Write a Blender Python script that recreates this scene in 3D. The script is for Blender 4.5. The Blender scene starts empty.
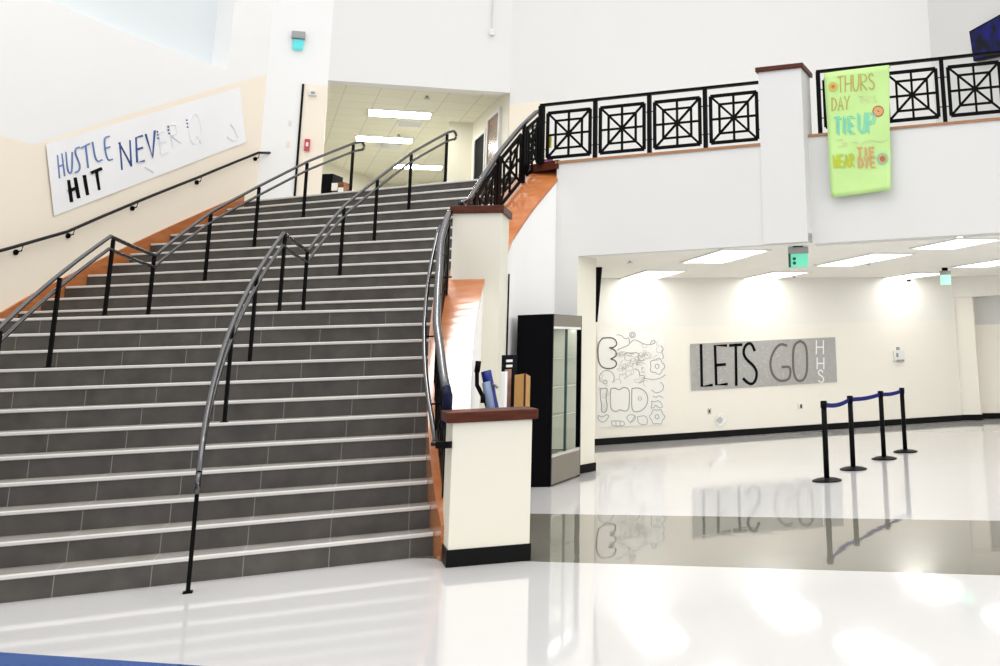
import bpy, math, random
from math import sin, cos, pi, radians, degrees, atan2, hypot, sqrt
from mathutils import Vector, Matrix
random.seed(4)
sc = bpy.context.scene
col = sc.collection

# ------------------------------------------------------------------ camera
EYE = Vector((0, 0, 1.552))
FPX, CX, CY = 967.23, 768.31, 130.37
CR = Vector((0.99949822, 0.00694572, -0.03090399))
CU = Vector((0.03167491, -0.21917145, 0.97517207))
CF = Vector((0.0, 0.97566164, 0.21928148))
cd = bpy.data.cameras.new('camera')
cam = bpy.data.objects.new('camera', cd)
col.objects.link(cam)
cam.matrix_world = Matrix(((CR.x, CU.x, -CF.x, EYE.x), (CR.y, CU.y, -CF.y, EYE.y), (CR.z, CU.z, -CF.z, EYE.z), (0, 0, 0, 1)))
cd.sensor_width = 36
cd.lens = FPX / 1000 * 36
cd.shift_x = (500 - CX) / 1000
cd.shift_y = (CY - 333) / 1000
cd.clip_end = 200
sc.camera = cam

# ------------------------------------------------------------------ light
WORLD = 1.05
w = bpy.data.worlds.new('world')
sc.world = w
w.use_nodes = True
wt = w.node_tree
wt.nodes['Background'].inputs[0].default_value = (1.0, 0.995, 0.985, 1)
_tc = wt.nodes.new('ShaderNodeTexCoord'); _sp = wt.nodes.new('ShaderNodeSeparateXYZ'); _mr = wt.nodes.new('ShaderNodeMapRange')
wt.links.new(_tc.outputs['Generated'], _sp.inputs[0]); wt.links.new(_sp.outputs[2], _mr.inputs['Value'])
_mr.inputs['From Min'].default_value = -.1; _mr.inputs['From Max'].default_value = 1.0
_mr.inputs['To Min'].default_value = WORLD * .86; _mr.inputs['To Max'].default_value = WORLD * 1.95
wt.links.new(_mr.outputs[0], wt.nodes['Background'].inputs[1])
vs = sc.view_settings
vs.view_transform = 'Standard'
vs.look = 'None'
vs.gamma = 1
vs.use_curve_mapping = False
vs.exposure = -0.15


def area(name, loc, size, power, rot=(0, 0, 0), colr=(1, 1, 1)):
    l = bpy.data.lights.new(name, 'AREA')
    l.shape = 'RECTANGLE'
    l.size, l.size_y = size
    l.energy = power
    l.color = colr
    o = bpy.data.objects.new(name, l)
    o.location = loc
    o.rotation_euler = rot
    col.objects.link(o)
    return o


# daylight and hall lighting from high above the lobby
area('hall_light', (-2.5, 6.5, 10.5), (10, 8), 370)
# unseen light added above the stair for the glare on the sloping curb
area('stair_glare_light', (-4.0, 11.5, 10.5), (1.9, 2.6), 62).data.spread = radians(70)
# unseen fill light added on the right to brighten the curved wall
_d = Vector((-9.0, 13.5, 4.2)) - Vector((9.5, 3.0, 4.5))
area('side_fill_light', (9.5, 3.0, 4.5), (6, 5), 420, _d.to_track_quat('-Z', 'Y').to_euler())

# ------------------------------------------------------------------ materials
def mat(name, rgb, rough=.5, metal=0, spec=.5, emit=0, coat=0, noise=0, nscale=8, bump=0, alpha=None, trans=0):
    m = bpy.data.materials.new(name)
    m.use_nodes = True
    nt = m.node_tree
    b = nt.nodes['Principled BSDF']
    b.inputs['Base Color'].default_value = (*rgb, 1)
    b.inputs['Roughness'].default_value = rough
    b.inputs['Metallic'].default_value = metal
    b.inputs['Specular IOR Level'].default_value = spec
    b.inputs['Coat Weight'].default_value = coat
    b.inputs['Coat Roughness'].default_value = .16
    if trans:
        b.inputs['Transmission Weight'].default_value = trans
    if emit:
        b.inputs['Emission Color'].default_value = (*rgb, 1)
        b.inputs['Emission Strength'].default_value = emit
    if noise or bump:
        tc = nt.nodes.new('ShaderNodeTexCoord')
        n = nt.nodes.new('ShaderNodeTexNoise')
        n.inputs['Scale'].default_value = nscale
        n.inputs['Detail'].default_value = 4
        nt.links.new(tc.outputs['Object'], n.inputs['Vector'])
        if noise:
            mx = nt.nodes.new('ShaderNodeMix')
            mx.data_type = 'RGBA'
            mx.inputs[6].default_value = (*[c * (1 - noise) for c in rgb], 1)
            mx.inputs[7].default_value = (*[min(1, c * (1 + noise)) for c in rgb], 1)
            nt.links.new(n.outputs['Fac'], mx.inputs[0])
            nt.links.new(mx.outputs[2], b.inputs['Base Color'])
        if bump:
            bp = nt.nodes.new('ShaderNodeBump')
            bp.inputs['Strength'].default_value = bump
            bp.inputs['Distance'].default_value = .02
            nt.links.new(n.outputs['Fac'], bp.inputs['Height'])
            nt.links.new(bp.outputs['Normal'], b.inputs['Normal'])
    return m


def wood(name, a, b_, rough=.35, scale=(2, 2, 14), coat=.3):
    m = mat(name, a, rough, coat=coat, spec=.2)
    nt = m.node_tree
    b = nt.nodes['Principled BSDF']
    tc = nt.nodes.new('ShaderNodeTexCoord')
    mp = nt.nodes.new('ShaderNodeMapping')
    mp.inputs['Scale'].default_value = scale
    n = nt.nodes.new('ShaderNodeTexNoise')
    n.inputs['Scale'].default_value = 3
    n.inputs['Detail'].default_value = 6
    cr = nt.nodes.new('ShaderNodeValToRGB')
    cr.color_ramp.elements[0].position = .35
    cr.color_ramp.elements[1].position = .68
    cr.color_ramp.elements[0].color = (*a, 1)
    cr.color_ramp.elements[1].color = (*b_, 1)
    L = nt.links.new
    L(tc.outputs['Object'], mp.inputs[0]); L(mp.outputs[0], n.inputs['Vector'])
    L(n.outputs['Fac'], cr.inputs[0]); L(cr.outputs[0], b.inputs['Base Color'])
    return m


def math_node(nt, op, a, b=None):
    n = nt.nodes.new('ShaderNodeMath')
    n.operation = op
    for i, v in enumerate((a, b)):
        if v is None: continue
        if isinstance(v, (int, float)): n.inputs[i].default_value = v
        else: nt.links.new(v, n.inputs[i])
    return n.outputs[0]


def stair_tile(name, dark, light, joint):
    """dark grey porcelain, thin pale joints every 0.6 m of radius (object origin = centre of the stair)"""
    m = mat(name, dark, .42, spec=.4)
    nt = m.node_tree
    b = nt.nodes['Principled BSDF']
    tc = nt.nodes.new('ShaderNodeTexCoord')
    sp = nt.nodes.new('ShaderNodeSeparateXYZ')
    nt.links.new(tc.outputs['Object'], sp.inputs[0])
    x2 = math_node(nt, 'MULTIPLY', sp.outputs[0], sp.outputs[0])
    y2 = math_node(nt, 'MULTIPLY', sp.outputs[1], sp.outputs[1])
    r = math_node(nt, 'SQRT', math_node(nt, 'ADD', x2, y2))
    q = math_node(nt, 'MODULO', math_node(nt, 'SUBTRACT', r, 8.25 - 6 * .59 - .003), .59)
    j = math_node(nt, 'LESS_THAN', q, .007)
    lowz = math_node(nt, 'LESS_THAN', sp.outputs[2], 2.11)
    j = math_node(nt, 'MULTIPLY', j, lowz)
    n = nt.nodes.new('ShaderNodeTexNoise')
    n.inputs['Scale'].default_value = 5
    n.inputs['Detail'].default_value = 5
    nt.links.new(tc.outputs['Object'], n.inputs['Vector'])
    cr = nt.nodes.new('ShaderNodeValToRGB')
    cr.color_ramp.elements[0].position = .3
    cr.color_ramp.elements[1].position = .7
    cr.color_ramp.elements[0].color = (*dark, 1)
    cr.color_ramp.elements[1].color = (*light, 1)
    nt.links.new(n.outputs['Fac'], cr.inputs[0])
    mx = nt.nodes.new('ShaderNodeMix')
    mx.data_type = 'RGBA'
    nt.links.new(j, mx.inputs[0])
    nt.links.new(cr.outputs[0], mx.inputs[6])
    mx.inputs[7].default_value = (*joint, 1)
    nt.links.new(mx.outputs[2], b.inputs['Base Color'])
    return m


def ceiling_tile(name, rgb, ang, sx, sy, line):
    m = mat(name, rgb, .8)
    nt = m.node_tree
    b = nt.nodes['Principled BSDF']
    tc = nt.nodes.new('ShaderNodeTexCoord')
    mp = nt.nodes.new('ShaderNodeMapping')
    mp.inputs['Rotation'].default_value = (0, 0, -ang)
    br = nt.nodes.new('ShaderNodeTexBrick')
    br.offset = 0
    br.inputs['Color1'].default_value = (*rgb, 1)
    br.inputs['Color2'].default_value = (*[c * .97 for c in rgb], 1)
    br.inputs['Mortar'].default_value = (*[c * line for c in rgb], 1)
    br.inputs['Scale'].default_value = 1
    br.inputs['Mortar Size'].default_value = .012
    br.inputs['Brick Width'].default_value = sx
    br.inputs['Row Height'].default_value = sy
    nt.links.new(tc.outputs['Object'], mp.inputs[0])
    nt.links.new(mp.outputs[0], br.inputs['Vector'])
    nt.links.new(br.outputs['Color'], b.inputs['Base Color'])
    return m


AB = radians(-15.358)      # direction of the balcony and floor bands
AF = radians(22.70)        # direction of the far wall and corridor grid
M = dict(
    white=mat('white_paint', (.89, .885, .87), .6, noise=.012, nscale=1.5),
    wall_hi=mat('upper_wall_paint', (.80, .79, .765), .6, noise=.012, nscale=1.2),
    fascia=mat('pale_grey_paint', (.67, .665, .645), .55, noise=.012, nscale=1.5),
    recess=mat('cool_white_paint', (.74, .785, .80), .6),
    tan=mat('tan_paint', (.92, .83, .69), .55, noise=.015, nscale=2),
    cream=mat('cream_paint', (.75, .72, .61), .5, noise=.012, nscale=2),
    farwall=mat('warm_white_paint', (.85, .83, .77), .5, noise=.01, nscale=2),
    fartan=mat('pale_tan_paint', (.89, .85, .765), .5, noise=.01, nscale=2),
    floor=mat('polished_white_floor', (.58, .57, .565), .06, bump=.045, spec=.6, noise=.02, nscale=1.6),
    band=mat('polished_grey_floor', (.19, .18, .15), .03, bump=.045, spec=1.0, noise=.05, nscale=2),
    blue_floor=mat('polished_blue_floor', (.015, .070, .26), .12, spec=.5, noise=.12, nscale=3),
    base=mat('black_vinyl', (.004, .004, .004), .45, spec=.12),
    black=mat('black_metal', (.003, .003, .0035), .45, spec=.07),
    wall_rail=mat('dark_wall_rail', (.008, .008, .009), .3, spec=.25),
    rail=mat('dark_polished_metal', (.12, .12, .125), .18, metal=1, spec=.5),
    nosing=mat('pale_nosing', (.62, .60, .57), .38, noise=.05, nscale=20),
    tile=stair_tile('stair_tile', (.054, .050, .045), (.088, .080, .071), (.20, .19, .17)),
    tread=stair_tile('lit_tread_tile', (.22, .205, .185), (.30, .28, .255), (.42, .40, .37)),  # riser tile made paler, light from above put into the colour
    orange=wood('orange_stained_wood', (.42, .13, .035), (.50, .18, .06), .25, scale=(1, 1, 5), coat=1),
    cap=wood('red_brown_wood', (.060, .013, .006), (.10, .025, .010), .45, coat=0),
    lightwood=wood('balcony_wood', (.32, .15, .07), (.40, .20, .10), .4),
    ivory_paper=mat('ivory_paper', (.88, .87, .83), .8),
    paper=mat('white_paper', (.90, .90, .90), .8, noise=.01, nscale=6),
    grey_paper=mat('grey_paper', (.42, .415, .395), .8, noise=.14, nscale=14),
    green_paper=mat('lime_paper', (.50, .73, .27), .7, noise=.06, nscale=5),
    ink_black=mat('black_ink', (.004, .004, .005), .7, spec=.1),
    ink_grey=mat('grey_ink', (.15, .13, .12), .6),
    ink_blue=mat('blue_ink', (.035, .075, .26), .6),
    ink_blue2=mat('washed_blue_ink', (.13, .20, .42), .6),
    ink_faint=mat('faint_ink', (.78, .79, .82), .7),
    ink_line=mat('pencil_grey_ink', (.33, .33, .33), .7),
    ink_line2=mat('faint_pencil_ink', (.60, .59, .57), .7),
    ink_white=mat('white_ink', (.88, .88, .88), .7),
    ink_orange=mat('orange_ink', (.50, .33, .07), .7),
    ink_teal=mat('teal_ink', (.16, .62, .45), .7),
    ink_pink=mat('faint_pink_ink', (.62, .66, .36), .7),
    ink_olive=mat('olive_yellow_ink', (.50, .56, .04), .7),
    ink_red=mat('brown_red_ink', (.42, .14, .05), .7),
    ink_peach=mat('peach_ink', (.66, .34, .15), .7),
    ceil=ceiling_tile('lower_ceiling_tile', (.95, .93, .86), AF, .61, .61, .96),
    ceil2=ceiling_tile('upper_ceiling_tile', (.80, .78, .62), radians(28), .61, .61, .80),
    lamp=mat('lamp_diffuser', (1, 1, .98), .5, emit=7.0),
    lamp2=mat('upper_lamp_diffuser', (1, 1, .95), .5, emit=36.0),
    frame_w=mat('white_metal', (.80, .80, .78), .4),
    exit=mat('green_exit_face', (.16, .66, .44), .4, emit=.35),
    exit2=mat('pale_green_exit_face', (.38, .85, .62), .4, emit=.5),
    cyan=mat('cyan_exit_face', (.10, .62, .64), .4, emit=.3),
    grey=mat('grey_metal', (.32, .32, .31), .4, metal=.3),
    case_black=mat('black_laminate', (.002, .002, .003), .35, spec=.05),
    case_grey=mat('taupe_laminate', (.21, .19, .155), .45, spec=.2),
    strip=mat('case_light_strip', (1, 1, .95), .5, emit=5),
    case_in=mat('case_lining', (.85, .84, .74), .5),
    mirror=mat('case_back_lining', (.88, .87, .74), .35),
    glass=mat('clear_glass', (.95, .98, .96), .0, trans=1),
    chrome=mat('brushed_metal', (.75, .75, .73), .25, metal=.8),
    belt=mat('blue_belt', (.006, .01, .13), .6, spec=.1),
    green_case=mat('dark_green_trim', (.01, .06, .05), .3),
    redplastic=mat('red_plastic', (.55, .05, .07), .4),
    steel=mat('steel', (.45, .43, .40), .3, metal=.8),
    screen=mat('dark_blue_screen', (.003, .004, .06), .4, spec=.1, emit=.9),
    brown=wood('brown_door_wood', (.14, .045, .02), (.21, .075, .03), .25),
    dark=mat('dark_interior', (.004, .004, .007), .7, spec=.1),
    card=mat('cardboard', (.46, .25, .075), .8, noise=.05, nscale=10),
    bluep=mat('blue_plastic', (.008, .02, .17), .35, spec=.3),
    navy=mat('navy_metal', (.003, .006, .03), .4, spec=.15),
    bluelight=mat('blue_grey_plastic', (.16, .21, .33), .35),
    pinkp=mat('printed_poster', (.38, .22, .17), .5, noise=.5, nscale=9),
    yellow=mat('yellow_paper', (.85, .80, .05), .7),
    magenta=mat('magenta_paper', (.55, .22, .45), .7),
    olive=mat('olive_paint', (.50, .49, .33), .6),
)
def _screen():
    nt = M['screen'].node_tree; b = nt.nodes['Principled BSDF']
    tc = nt.nodes.new('ShaderNodeTexCoord'); n = nt.nodes.new('ShaderNodeTexNoise'); cr = nt.nodes.new('ShaderNodeValToRGB')
    n.inputs['Scale'].default_value = 5
    cr.color_ramp.elements[0].position = .38; cr.color_ramp.elements[0].color = (.001, .001, .006, 1)
    cr.color_ramp.elements[1].position = .68; cr.color_ramp.elements[1].color = (.004, .006, .20, 1)
    nt.links.new(tc.outputs['Object'], n.inputs['Vector']); nt.links.new(n.outputs['Fac'], cr.inputs[0]); nt.links.new(cr.outputs[0], b.inputs['Emission Color'])
    b.inputs['Base Color'].default_value = (.002, .002, .004, 1)
_screen()
M['glass'].node_tree.nodes['Principled BSDF'].inputs['IOR'].default_value = 1.1


# ------------------------------------------------------------------ geometry helpers
class MB:
    def __init__(s):
        s.v = []; s.f = []; s.m = []; s.mats = []
    def mi(s, m):
        if m is None: return 0
        if m not in s.mats: s.mats.append(m)
        return s.mats.index(m)
    def add(s, vs, fs, m=None):
        o = len(s.v); k = s.mi(m)
        s.v += [Vector(p) for p in vs]
        s.f += [[i + o for i in f] for f in fs]
        s.m += [k] * len(fs)
    def box(s, c, size, rz=0, m=None, bev=0):
        c = Vector(c); R = Matrix.Rotation(rz, 3, 'Z')
        x, y, z = [q / 2 for q in size]
        P = [c + R @ Vector((a * x, b * y, d * z)) for a, b, d in ((-1, -1, -1), (1, -1, -1), (1, 1, -1), (-1, 1, -1), (-1, -1, 1), (1, -1, 1), (1, 1, 1), (-1, 1, 1))]
        s.add(P, [(0, 3, 2, 1), (4, 5, 6, 7), (0, 1, 5, 4), (1, 2, 6, 5), (2, 3, 7, 6), (3, 0, 4, 7)], m)
    def prism(s, poly, z0, z1, m=None):
        n = len(poly)
        z0s = z0 if isinstance(z0, (list, tuple)) else [z0] * n
        z1s = z1 if isinstance(z1, (list, tuple)) else [z1] * n
        P = [(p[0], p[1], a) for p, a in zip(poly, z0s)] + [(p[0], p[1], a) for p, a in zip(poly, z1s)]
        s.add(P, [list(range(n))[::-1], list(range(n, 2 * n))] + [(i, (i + 1) % n, (i + 1) % n + n, i + n) for i in range(n)], m)
    def sweep(s, secs, closed=False, m=None):
        k = len(secs[0]); P = [p for q in secs for p in q]; F = []
        for i in range(len(secs) - 1):
            for j in range(k):
                a = i * k + j; b = i * k + (j + 1) % k
                F.append((a, b, b + k, a + k))
        F.append(list(range(k))[::-1]); F.append([len(P) - k + j for j in range(k)])
        s.add(P, F, m)
    def tube(s, pts, r, n=8, m=None, sx=1.0):
        pts = [Vector(p) for p in pts]
        secs = []
        for i, p in enumerate(pts):
            t = (pts[min(i + 1, len(pts) - 1)] - pts[max(i - 1, 0)]).normalized()
            up = Vector((0, 0, 1)) if abs(t.z) < .95 else Vector((1, 0, 0))
            a = t.cross(up).normalized(); b = a.cross(t).normalized()
            secs.append([p + (a * cos(2 * pi * (k + .5) / n) * sx + b * sin(2 * pi * (k + .5) / n)) * r for k in range(n)])
        s.sweep(secs, m=m)
    def bar(s, p, q, w_, h_=None, side=None, m=None):
        """square bar from p to q; side = direction of the bar's depth"""
        p = Vector(p); q = Vector(q); h_ = h_ or w_
        t = (q - p).normalized()
        a = Vector(side) if side is not None else (t.cross(Vector((0, 0, 1))) if abs(t.z) < .95 else Vector((1, 0, 0)))
        a = (a - t * a.dot(t)).normalized(); b = t.cross(a).normalized()
        s.sweep([[c + a * h_ / 2 * i + b * w_ / 2 * j for i, j in ((-1, -1), (1, -1), (1, 1), (-1, 1))] for c in (p, q)], m=m)
    def disc(s, c, r, h, n=24, m=None, r2=None):
        c = Vector(c); r2 = r if r2 is None else r2
        s.sweep([[c + Vector((cos(2 * pi * k / n) * q, sin(2 * pi * k / n) * q, z)) for k in range(n)] for z, q in ((0, r), (h, r2))], m=m)
    def build(s, name, m=None, parent=None, loc=None, bevel=0, smooth=False):
        me = bpy.data.meshes.new(name)
        base = Vector(loc) if loc is not None else Vector((0, 0, 0))
        me.from_pydata([tuple(p - base) for p in s.v], [], s.f)
        for q in (s.mats or []): me.materials.append(q)
        if not s.mats: me.materials.append(m)
        else:
            for p, k in zip(me.polygons, s.m): p.material_index = k
        me.update()
        import bmesh
        bm = bmesh.new(); bm.from_mesh(me)
        bmesh.ops.recalc_face_normals(bm, faces=bm.faces)
        bm.to_mesh(me); bm.free()
        if smooth:
            for p in me.polygons: p.use_smooth = len(p.vertices) == 4
        o = bpy.data.objects.new(name, me)
        col.objects.link(o)
        if parent is not None:
            o.parent = parent
            o.location = base - root_loc(parent)
        else:
            o.location = base
        if bevel:
            b = o.modifiers.new('bevel', 'BEVEL'); b.width = bevel; b.segments = 2; b.limit_method = 'ANGLE'
        return o


def root_loc(o):
    v = Vector(o.location)
    while o.parent: o = o.parent; v = v + Vector(o.location)
    return v


def tag(o, label=None, cat=None, group=None, kind=None):
    if label: o['label'] = label
    if cat: o['category'] = cat
    if group: o['group'] = group
    if kind: o['kind'] = kind
    return o


def thing(name, label, cat, loc, group=None):
    o = bpy.data.objects.new(name, None)
    o.location = loc
    o.empty_display_size = .1
    col.objects.link(o)
    return tag(o, label, cat, group)


def copy_tree(o, parent=None):
    c = o.copy(); col.objects.link(c); c.parent = parent
    for ch in list(o.children): copy_tree(ch, c)
    return c


def struct(mb, name, m=None, **k):
    return tag(mb.build(name, m, **k), kind='structure')


# measuring: where the line of sight through a point of the photograph meets a real plane
def ray(x, y): return CF + CR * ((x - CX) / FPX) - CU * ((y - CY) / FPX)
def at_z(x, y, z): d = ray(x, y); return EYE + d * ((z - EYE.z) / d.z)
def at_plane(x, y, P0, ang):
    n = Vector((-sin(ang), cos(ang), 0)); d = ray(x, y)
    return EYE + d * (n.dot(Vector(P0) - EYE) / n.dot(d))
def at_depth(x, y, Y): return at_plane(x, y, (0, Y, 0), 0)
C = Vector((4.534, 11.689, 0))
def at_cyl(x, y, R):
    d = ray(x, y); c = EYE - C
    a = d.x ** 2 + d.y ** 2; b = 2 * (d.x * c.x + d.y * c.y); q = c.x ** 2 + c.y ** 2 - R * R
    return EYE + d * ((-b + sqrt(b * b - 4 * a * q)) / 2 / a)
def pol(R, deg, z=0): return Vector((C.x + R * cos(radians(deg)), C.y + R * sin(radians(deg)), z))
def interp(x, pts):
    pts = sorted(pts)
    if x <= pts[0][0]: return pts[0][1]
    for (a, p), (b, q) in zip(pts, pts[1:]):
        if x <= b: return p + (q - p) * (x - a) / (b - a)
    return pts[-1][1]
def frange(a, b, n): return [a + (b - a) * i / n for i in range(n + 1)]


RISE = .175
def TH(k): return 204.442 - 1.678 * (min(k, 12) - 1) - (7.872 if k >= 13 else 0) - 1.4254 * max(0, k - 13)
def nos(deg):  # height of the line through the nosings
    if deg > TH(1): return RISE - (deg - TH(1)) * RISE / 1.678
    return interp(-deg, [(-TH(1), RISE), (-TH(12), 12 * RISE), (-TH(13), 13 * RISE), (-TH(24), 24 * RISE)])
def Rin(deg): return interp(deg, [(162, 8.5), (178, 8.4), (186, 8.3), (196, 8.15), (204, 8.08), (207, 8.04)])
def Rout(deg): return interp(deg, [(164, 7.77), (167, 7.77), (171, 7.85), (175, 7.90), (178, 7.85), (182, 7.80), (188, 7.79), (196, 7.77), (207, 7.76)])
def coff(deg): return interp(deg, [(163.5, .24), (166.5, .29), (170, .32), (178, .38), (186, .35), (206, .28)])
ROUT = 13.95

# ------------------------------------------------------------------ floor
def vline(x, v): # y on the stripe coordinate v at x
    return (v + sin(AB) * x) / cos(AB)
mb = MB()
XL, XR = -14, 12
for v0, v1, m in ((-12, 4.59, 'blue_floor'), (4.59, 7.205, 'floor'), (7.205, 9.29, 'band'), (9.29, 32, 'floor')):
    mb.add([(XL, vline(XL, v0), 0), (XR, vline(XR, v0), 0), (XR, vline(XR, v1), 0), (XL, vline(XL, v1), 0)], [(0, 1, 2, 3)], M[m])
floor = struct(mb, 'floor')

# ------------------------------------------------------------------ staircase
stair = thing('staircase', 'wide curved staircase of dark grey tile with pale step edges', 'staircase', C)
for k in range(1, 25):
    t0 = TH(k); t1 = TH(k + 1) if k < 24 else t0 - 1.2
    z1 = k * RISE; z0 = max(0.0, z1 - 2 * RISE)
    secs = []
    for i in range(5):
        t = t0 + (t1 - .12 - t0) * i / 4
        ri = Rin(t) - .01; ro = ROUT - .02
        secs.append([pol(ri, t, z0), pol(ro, t, z0), pol(ro, t, z1), pol(ri, t, z1)])
    mb = MB(); mb.sweep(secs)
    st = mb.build('step', M['tile'], stair, loc=C)
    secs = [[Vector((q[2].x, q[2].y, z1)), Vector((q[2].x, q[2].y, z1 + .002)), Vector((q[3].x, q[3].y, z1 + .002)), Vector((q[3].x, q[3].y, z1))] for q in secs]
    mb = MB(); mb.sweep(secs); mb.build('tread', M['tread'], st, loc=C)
    # nosing strip along the front edge
    mb = MB()
    ri = Rin(t0) + .002; ro = ROUT - .05
    e = Vector((cos(radians(t0)), sin(radians(t0)), 0)); f = Vector((-e.y, e.x, 0))   # f points down the stair
    a = C + e * ri; b = C + e * ro
    prof = [(-.024, .003), (.012, .003), (.016, -.003), (.016, -.022), (.002, -.028), (-.024, -.006)]
    mb.sweep([[Vector((p.x, p.y, z1)) + f * u + Vector((0, 0, v)) for u, v in prof] for p in (a, b)])
    n = mb.build('nosing', M['nosing'], st, loc=C)

# curb wall on the inner side of the stair
S = frange(206.3, 164.9, 62)
mb = MB()
mb.sweep([[pol(Rout(t), t, 0), pol(Rin(t) - .025, t, 0), pol(Rin(t) - .025, t, max(.06, nos(t) + coff(t) - .045)), pol(Rout(t), t, max(.06, nos(t) + coff(t) - .045))] for t in S])
struct(mb, 'wall_inner', M['white'])
mb = MB()
mb.sweep([[pol(Rin(t), t, max(0.005, nos(t) - .3)), pol(Rin(t), t, nos(t) + coff(t)), pol(Rout(t) - .012, t, nos(t) + coff(t)), pol(Rout(t) - .012, t, nos(t) + coff(t) - .045),
           pol(Rin(t) - .025, t, nos(t) + coff(t) - .045), pol(Rin(t) - .025, t, max(0.005, nos(t) - .3))] for t in S])
struct(mb, 'trim_1', M['orange'])
def skirt(t):
    if t > 186: return nos(t) + .12
    return interp(t, [(162, nos(t) + .13), (177.5, nos(t) + .13)]) if t < 177.5 else interp(t, [(177.5, nos(177.5) + .13), (179.6, 2.2), (186, 2.22)])
# wooden skirt on the outer side
mb = MB()
mb.sweep([[pol(ROUT - .03, t, max(0.0, nos(t) - .30)), pol(ROUT - .03, t, skirt(t)), pol(ROUT, t, skirt(t)), pol(ROUT, t, max(0.0, nos(t) - .30))] for t in frange(206, 162.5, 50)])
struct(mb, 'trim_2', M['orange'])

# outer curved wall: tan below a stepped line, white above, ledge at 6.32
def tanline(t): return interp(-t, [(-212, .9), (-206, 1.5 + .7), (-186.5, 4.38), (-178.4, 4.38), (-161.4, 6.46)])
OW = frange(216, 161.4, 70)
mb = MB()
mb.sweep([[pol(ROUT, t, 0), pol(ROUT, t, tanline(t)), pol(ROUT + .3, t, tanline(t)), pol(ROUT + .3, t, 0)] for t in OW], m=M['tan'])
OWw = [t for t in OW if t > 164.7] + [164.7]
mb.sweep([[pol(ROUT, t, tanline(t)), pol(ROUT, t, 6.32), pol(ROUT + .3, t, 6.32), pol(ROUT + .3, t, tanline(t))] for t in OWw], m=M['white'])
OWr = [164.7] + [t for t in OW if t < 164.7]
mb.sweep([[pol(ROUT, t, tanline(t)), pol(ROUT, t, 9.5), pol(ROUT + .36, t, 9.5), pol(ROUT + .36, t, tanline(t))] for t in OWr], m=M['white'])
struct(mb, 'wall_left')
mb = MB()
mb.sweep([[pol(ROUT + .35, t, 6.32), pol(ROUT + .35, t, 9.5), pol(ROUT + .45, t, 9.5), pol(ROUT + .45, t, 6.32)] for t in frange(216, 163.8, 40)])
mb.sweep([[pol(ROUT + .30, t, 6.22), pol(ROUT + .30, t, 6.32), pol(ROUT + .45, t, 6.32), pol(ROUT + .45, t, 6.22)] for t in frange(216, 164, 40)])
struct(mb, 'wall_upper_left', M['recess'])

# ------------------------------------------------------------------ upper floor, walls and corridor
B0 = Vector((-3.02, 13.51, 0)); eb = Vector((cos(AB), sin(AB), 0)); nb = Vector((-sin(AB), cos(AB), 0))
ef = Vector((cos(AF), sin(AF), 0)); nf = Vector((-sin(AF), cos(AF), 0))
SET = .25                                            # right part of the balcony stands back by this much
cL = (Vector((-.11, 12.71, 0)) - B0).dot(eb); cR = cL + .60
def bal(s, d=0, z=0): return B0 + eb * s + nb * d + Vector((0, 0, z))
WA = Vector((-8.69, 16.14, 0))                        # end of the curved wall
t24 = TH(24)
mb = MB()
mb.prism([pol(ROUT, t24 - .3), pol(8.0, t24 - .3), bal(0.0, .02), bal(cR - .1, .02), bal(cR - .1, SET + .02), bal(9.0, SET + .02), bal(9.0, 8), (-6, 32, 0), (-15, 32, 0), (-12, 17, 0)], 4.0, 4.199)
struct(mb, 'floor_upper', M['floor'])
# balcony front
mb = MB()
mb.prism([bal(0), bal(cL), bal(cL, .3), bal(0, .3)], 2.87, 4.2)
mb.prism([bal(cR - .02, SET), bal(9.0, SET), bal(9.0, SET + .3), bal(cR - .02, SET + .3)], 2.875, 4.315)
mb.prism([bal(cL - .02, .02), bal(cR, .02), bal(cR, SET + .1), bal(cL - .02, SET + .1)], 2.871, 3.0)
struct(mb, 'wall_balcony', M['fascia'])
# wall under the left end of the balcony, beside the opening
mb = MB()
mb.prism([bal(0), (-2.69, 13.421, 0), (-2.69, 13.5, 0), bal(0, .1)], 0, 2.95, M['fascia'])
mb.prism([bal(0, .1), (-2.69, 13.43, 0), (-2.50, 13.77, 0), (-2.9, 13.9, 0), (-4.3, 17.2, 0), (-4.6, 17.2, 0), (-3.5, 13.7, 0)], 0, 2.95, M['cream'])
struct(mb, 'wall_opening')
mb = MB(); mb.prism([(-3.3, 13.5, 0), (-2.7, 13.33, 0), (-2.68, 13.405, 0), (-2.475, 13.76, 0), (-2.52, 13.79, 0), (-2.72, 13.44, 0), (-3.2, 13.58, 0)], .004, .11)
struct(mb, 'baseboard_opening', M['base'])
# wood edge under the railings
mb = MB(); mb.prism([bal(-.02, -.02), bal(cL, -.02), bal(cL, .30), bal(-.02, .30)], 4.2, 4.235)
struct(mb, 'trim_3', M['lightwood'])
mb = MB(); mb.prism([bal(cR, SET - .02), bal(9, SET - .02), bal(9, SET + .30), bal(cR, SET + .30)], 4.315, 4.35)
struct(mb, 'trim_4', M['lightwood'])
# corner block where the sloping curb meets the balcony
mb = MB(); mb.prism([bal(.0, -.02), pol(8.42, 165.0), pol(8.5, 164.0), pol(8.5, 162.2), bal(0.03, .4), bal(.03, -.02)], [4.13] * 6, 4.25)
struct(mb, 'trim_5', M['cap'])

# tall balcony pillar
o = thing('balcony_pillar', 'white square pillar with a brown wood cap breaking the balcony railing', 'pillar', bal((cL + cR) / 2, .25, 2.87))
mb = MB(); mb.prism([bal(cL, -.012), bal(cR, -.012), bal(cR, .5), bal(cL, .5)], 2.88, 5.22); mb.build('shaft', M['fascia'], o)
mb = MB(); mb.prism([bal(cL - .035, -.045), bal(cR + .035, -.045), bal(cR + .035, .54), bal(cL - .035, .54)], 5.22, 5.285)
mb.build('wood_cap', M['cap'], o, bevel=.006)

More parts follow.
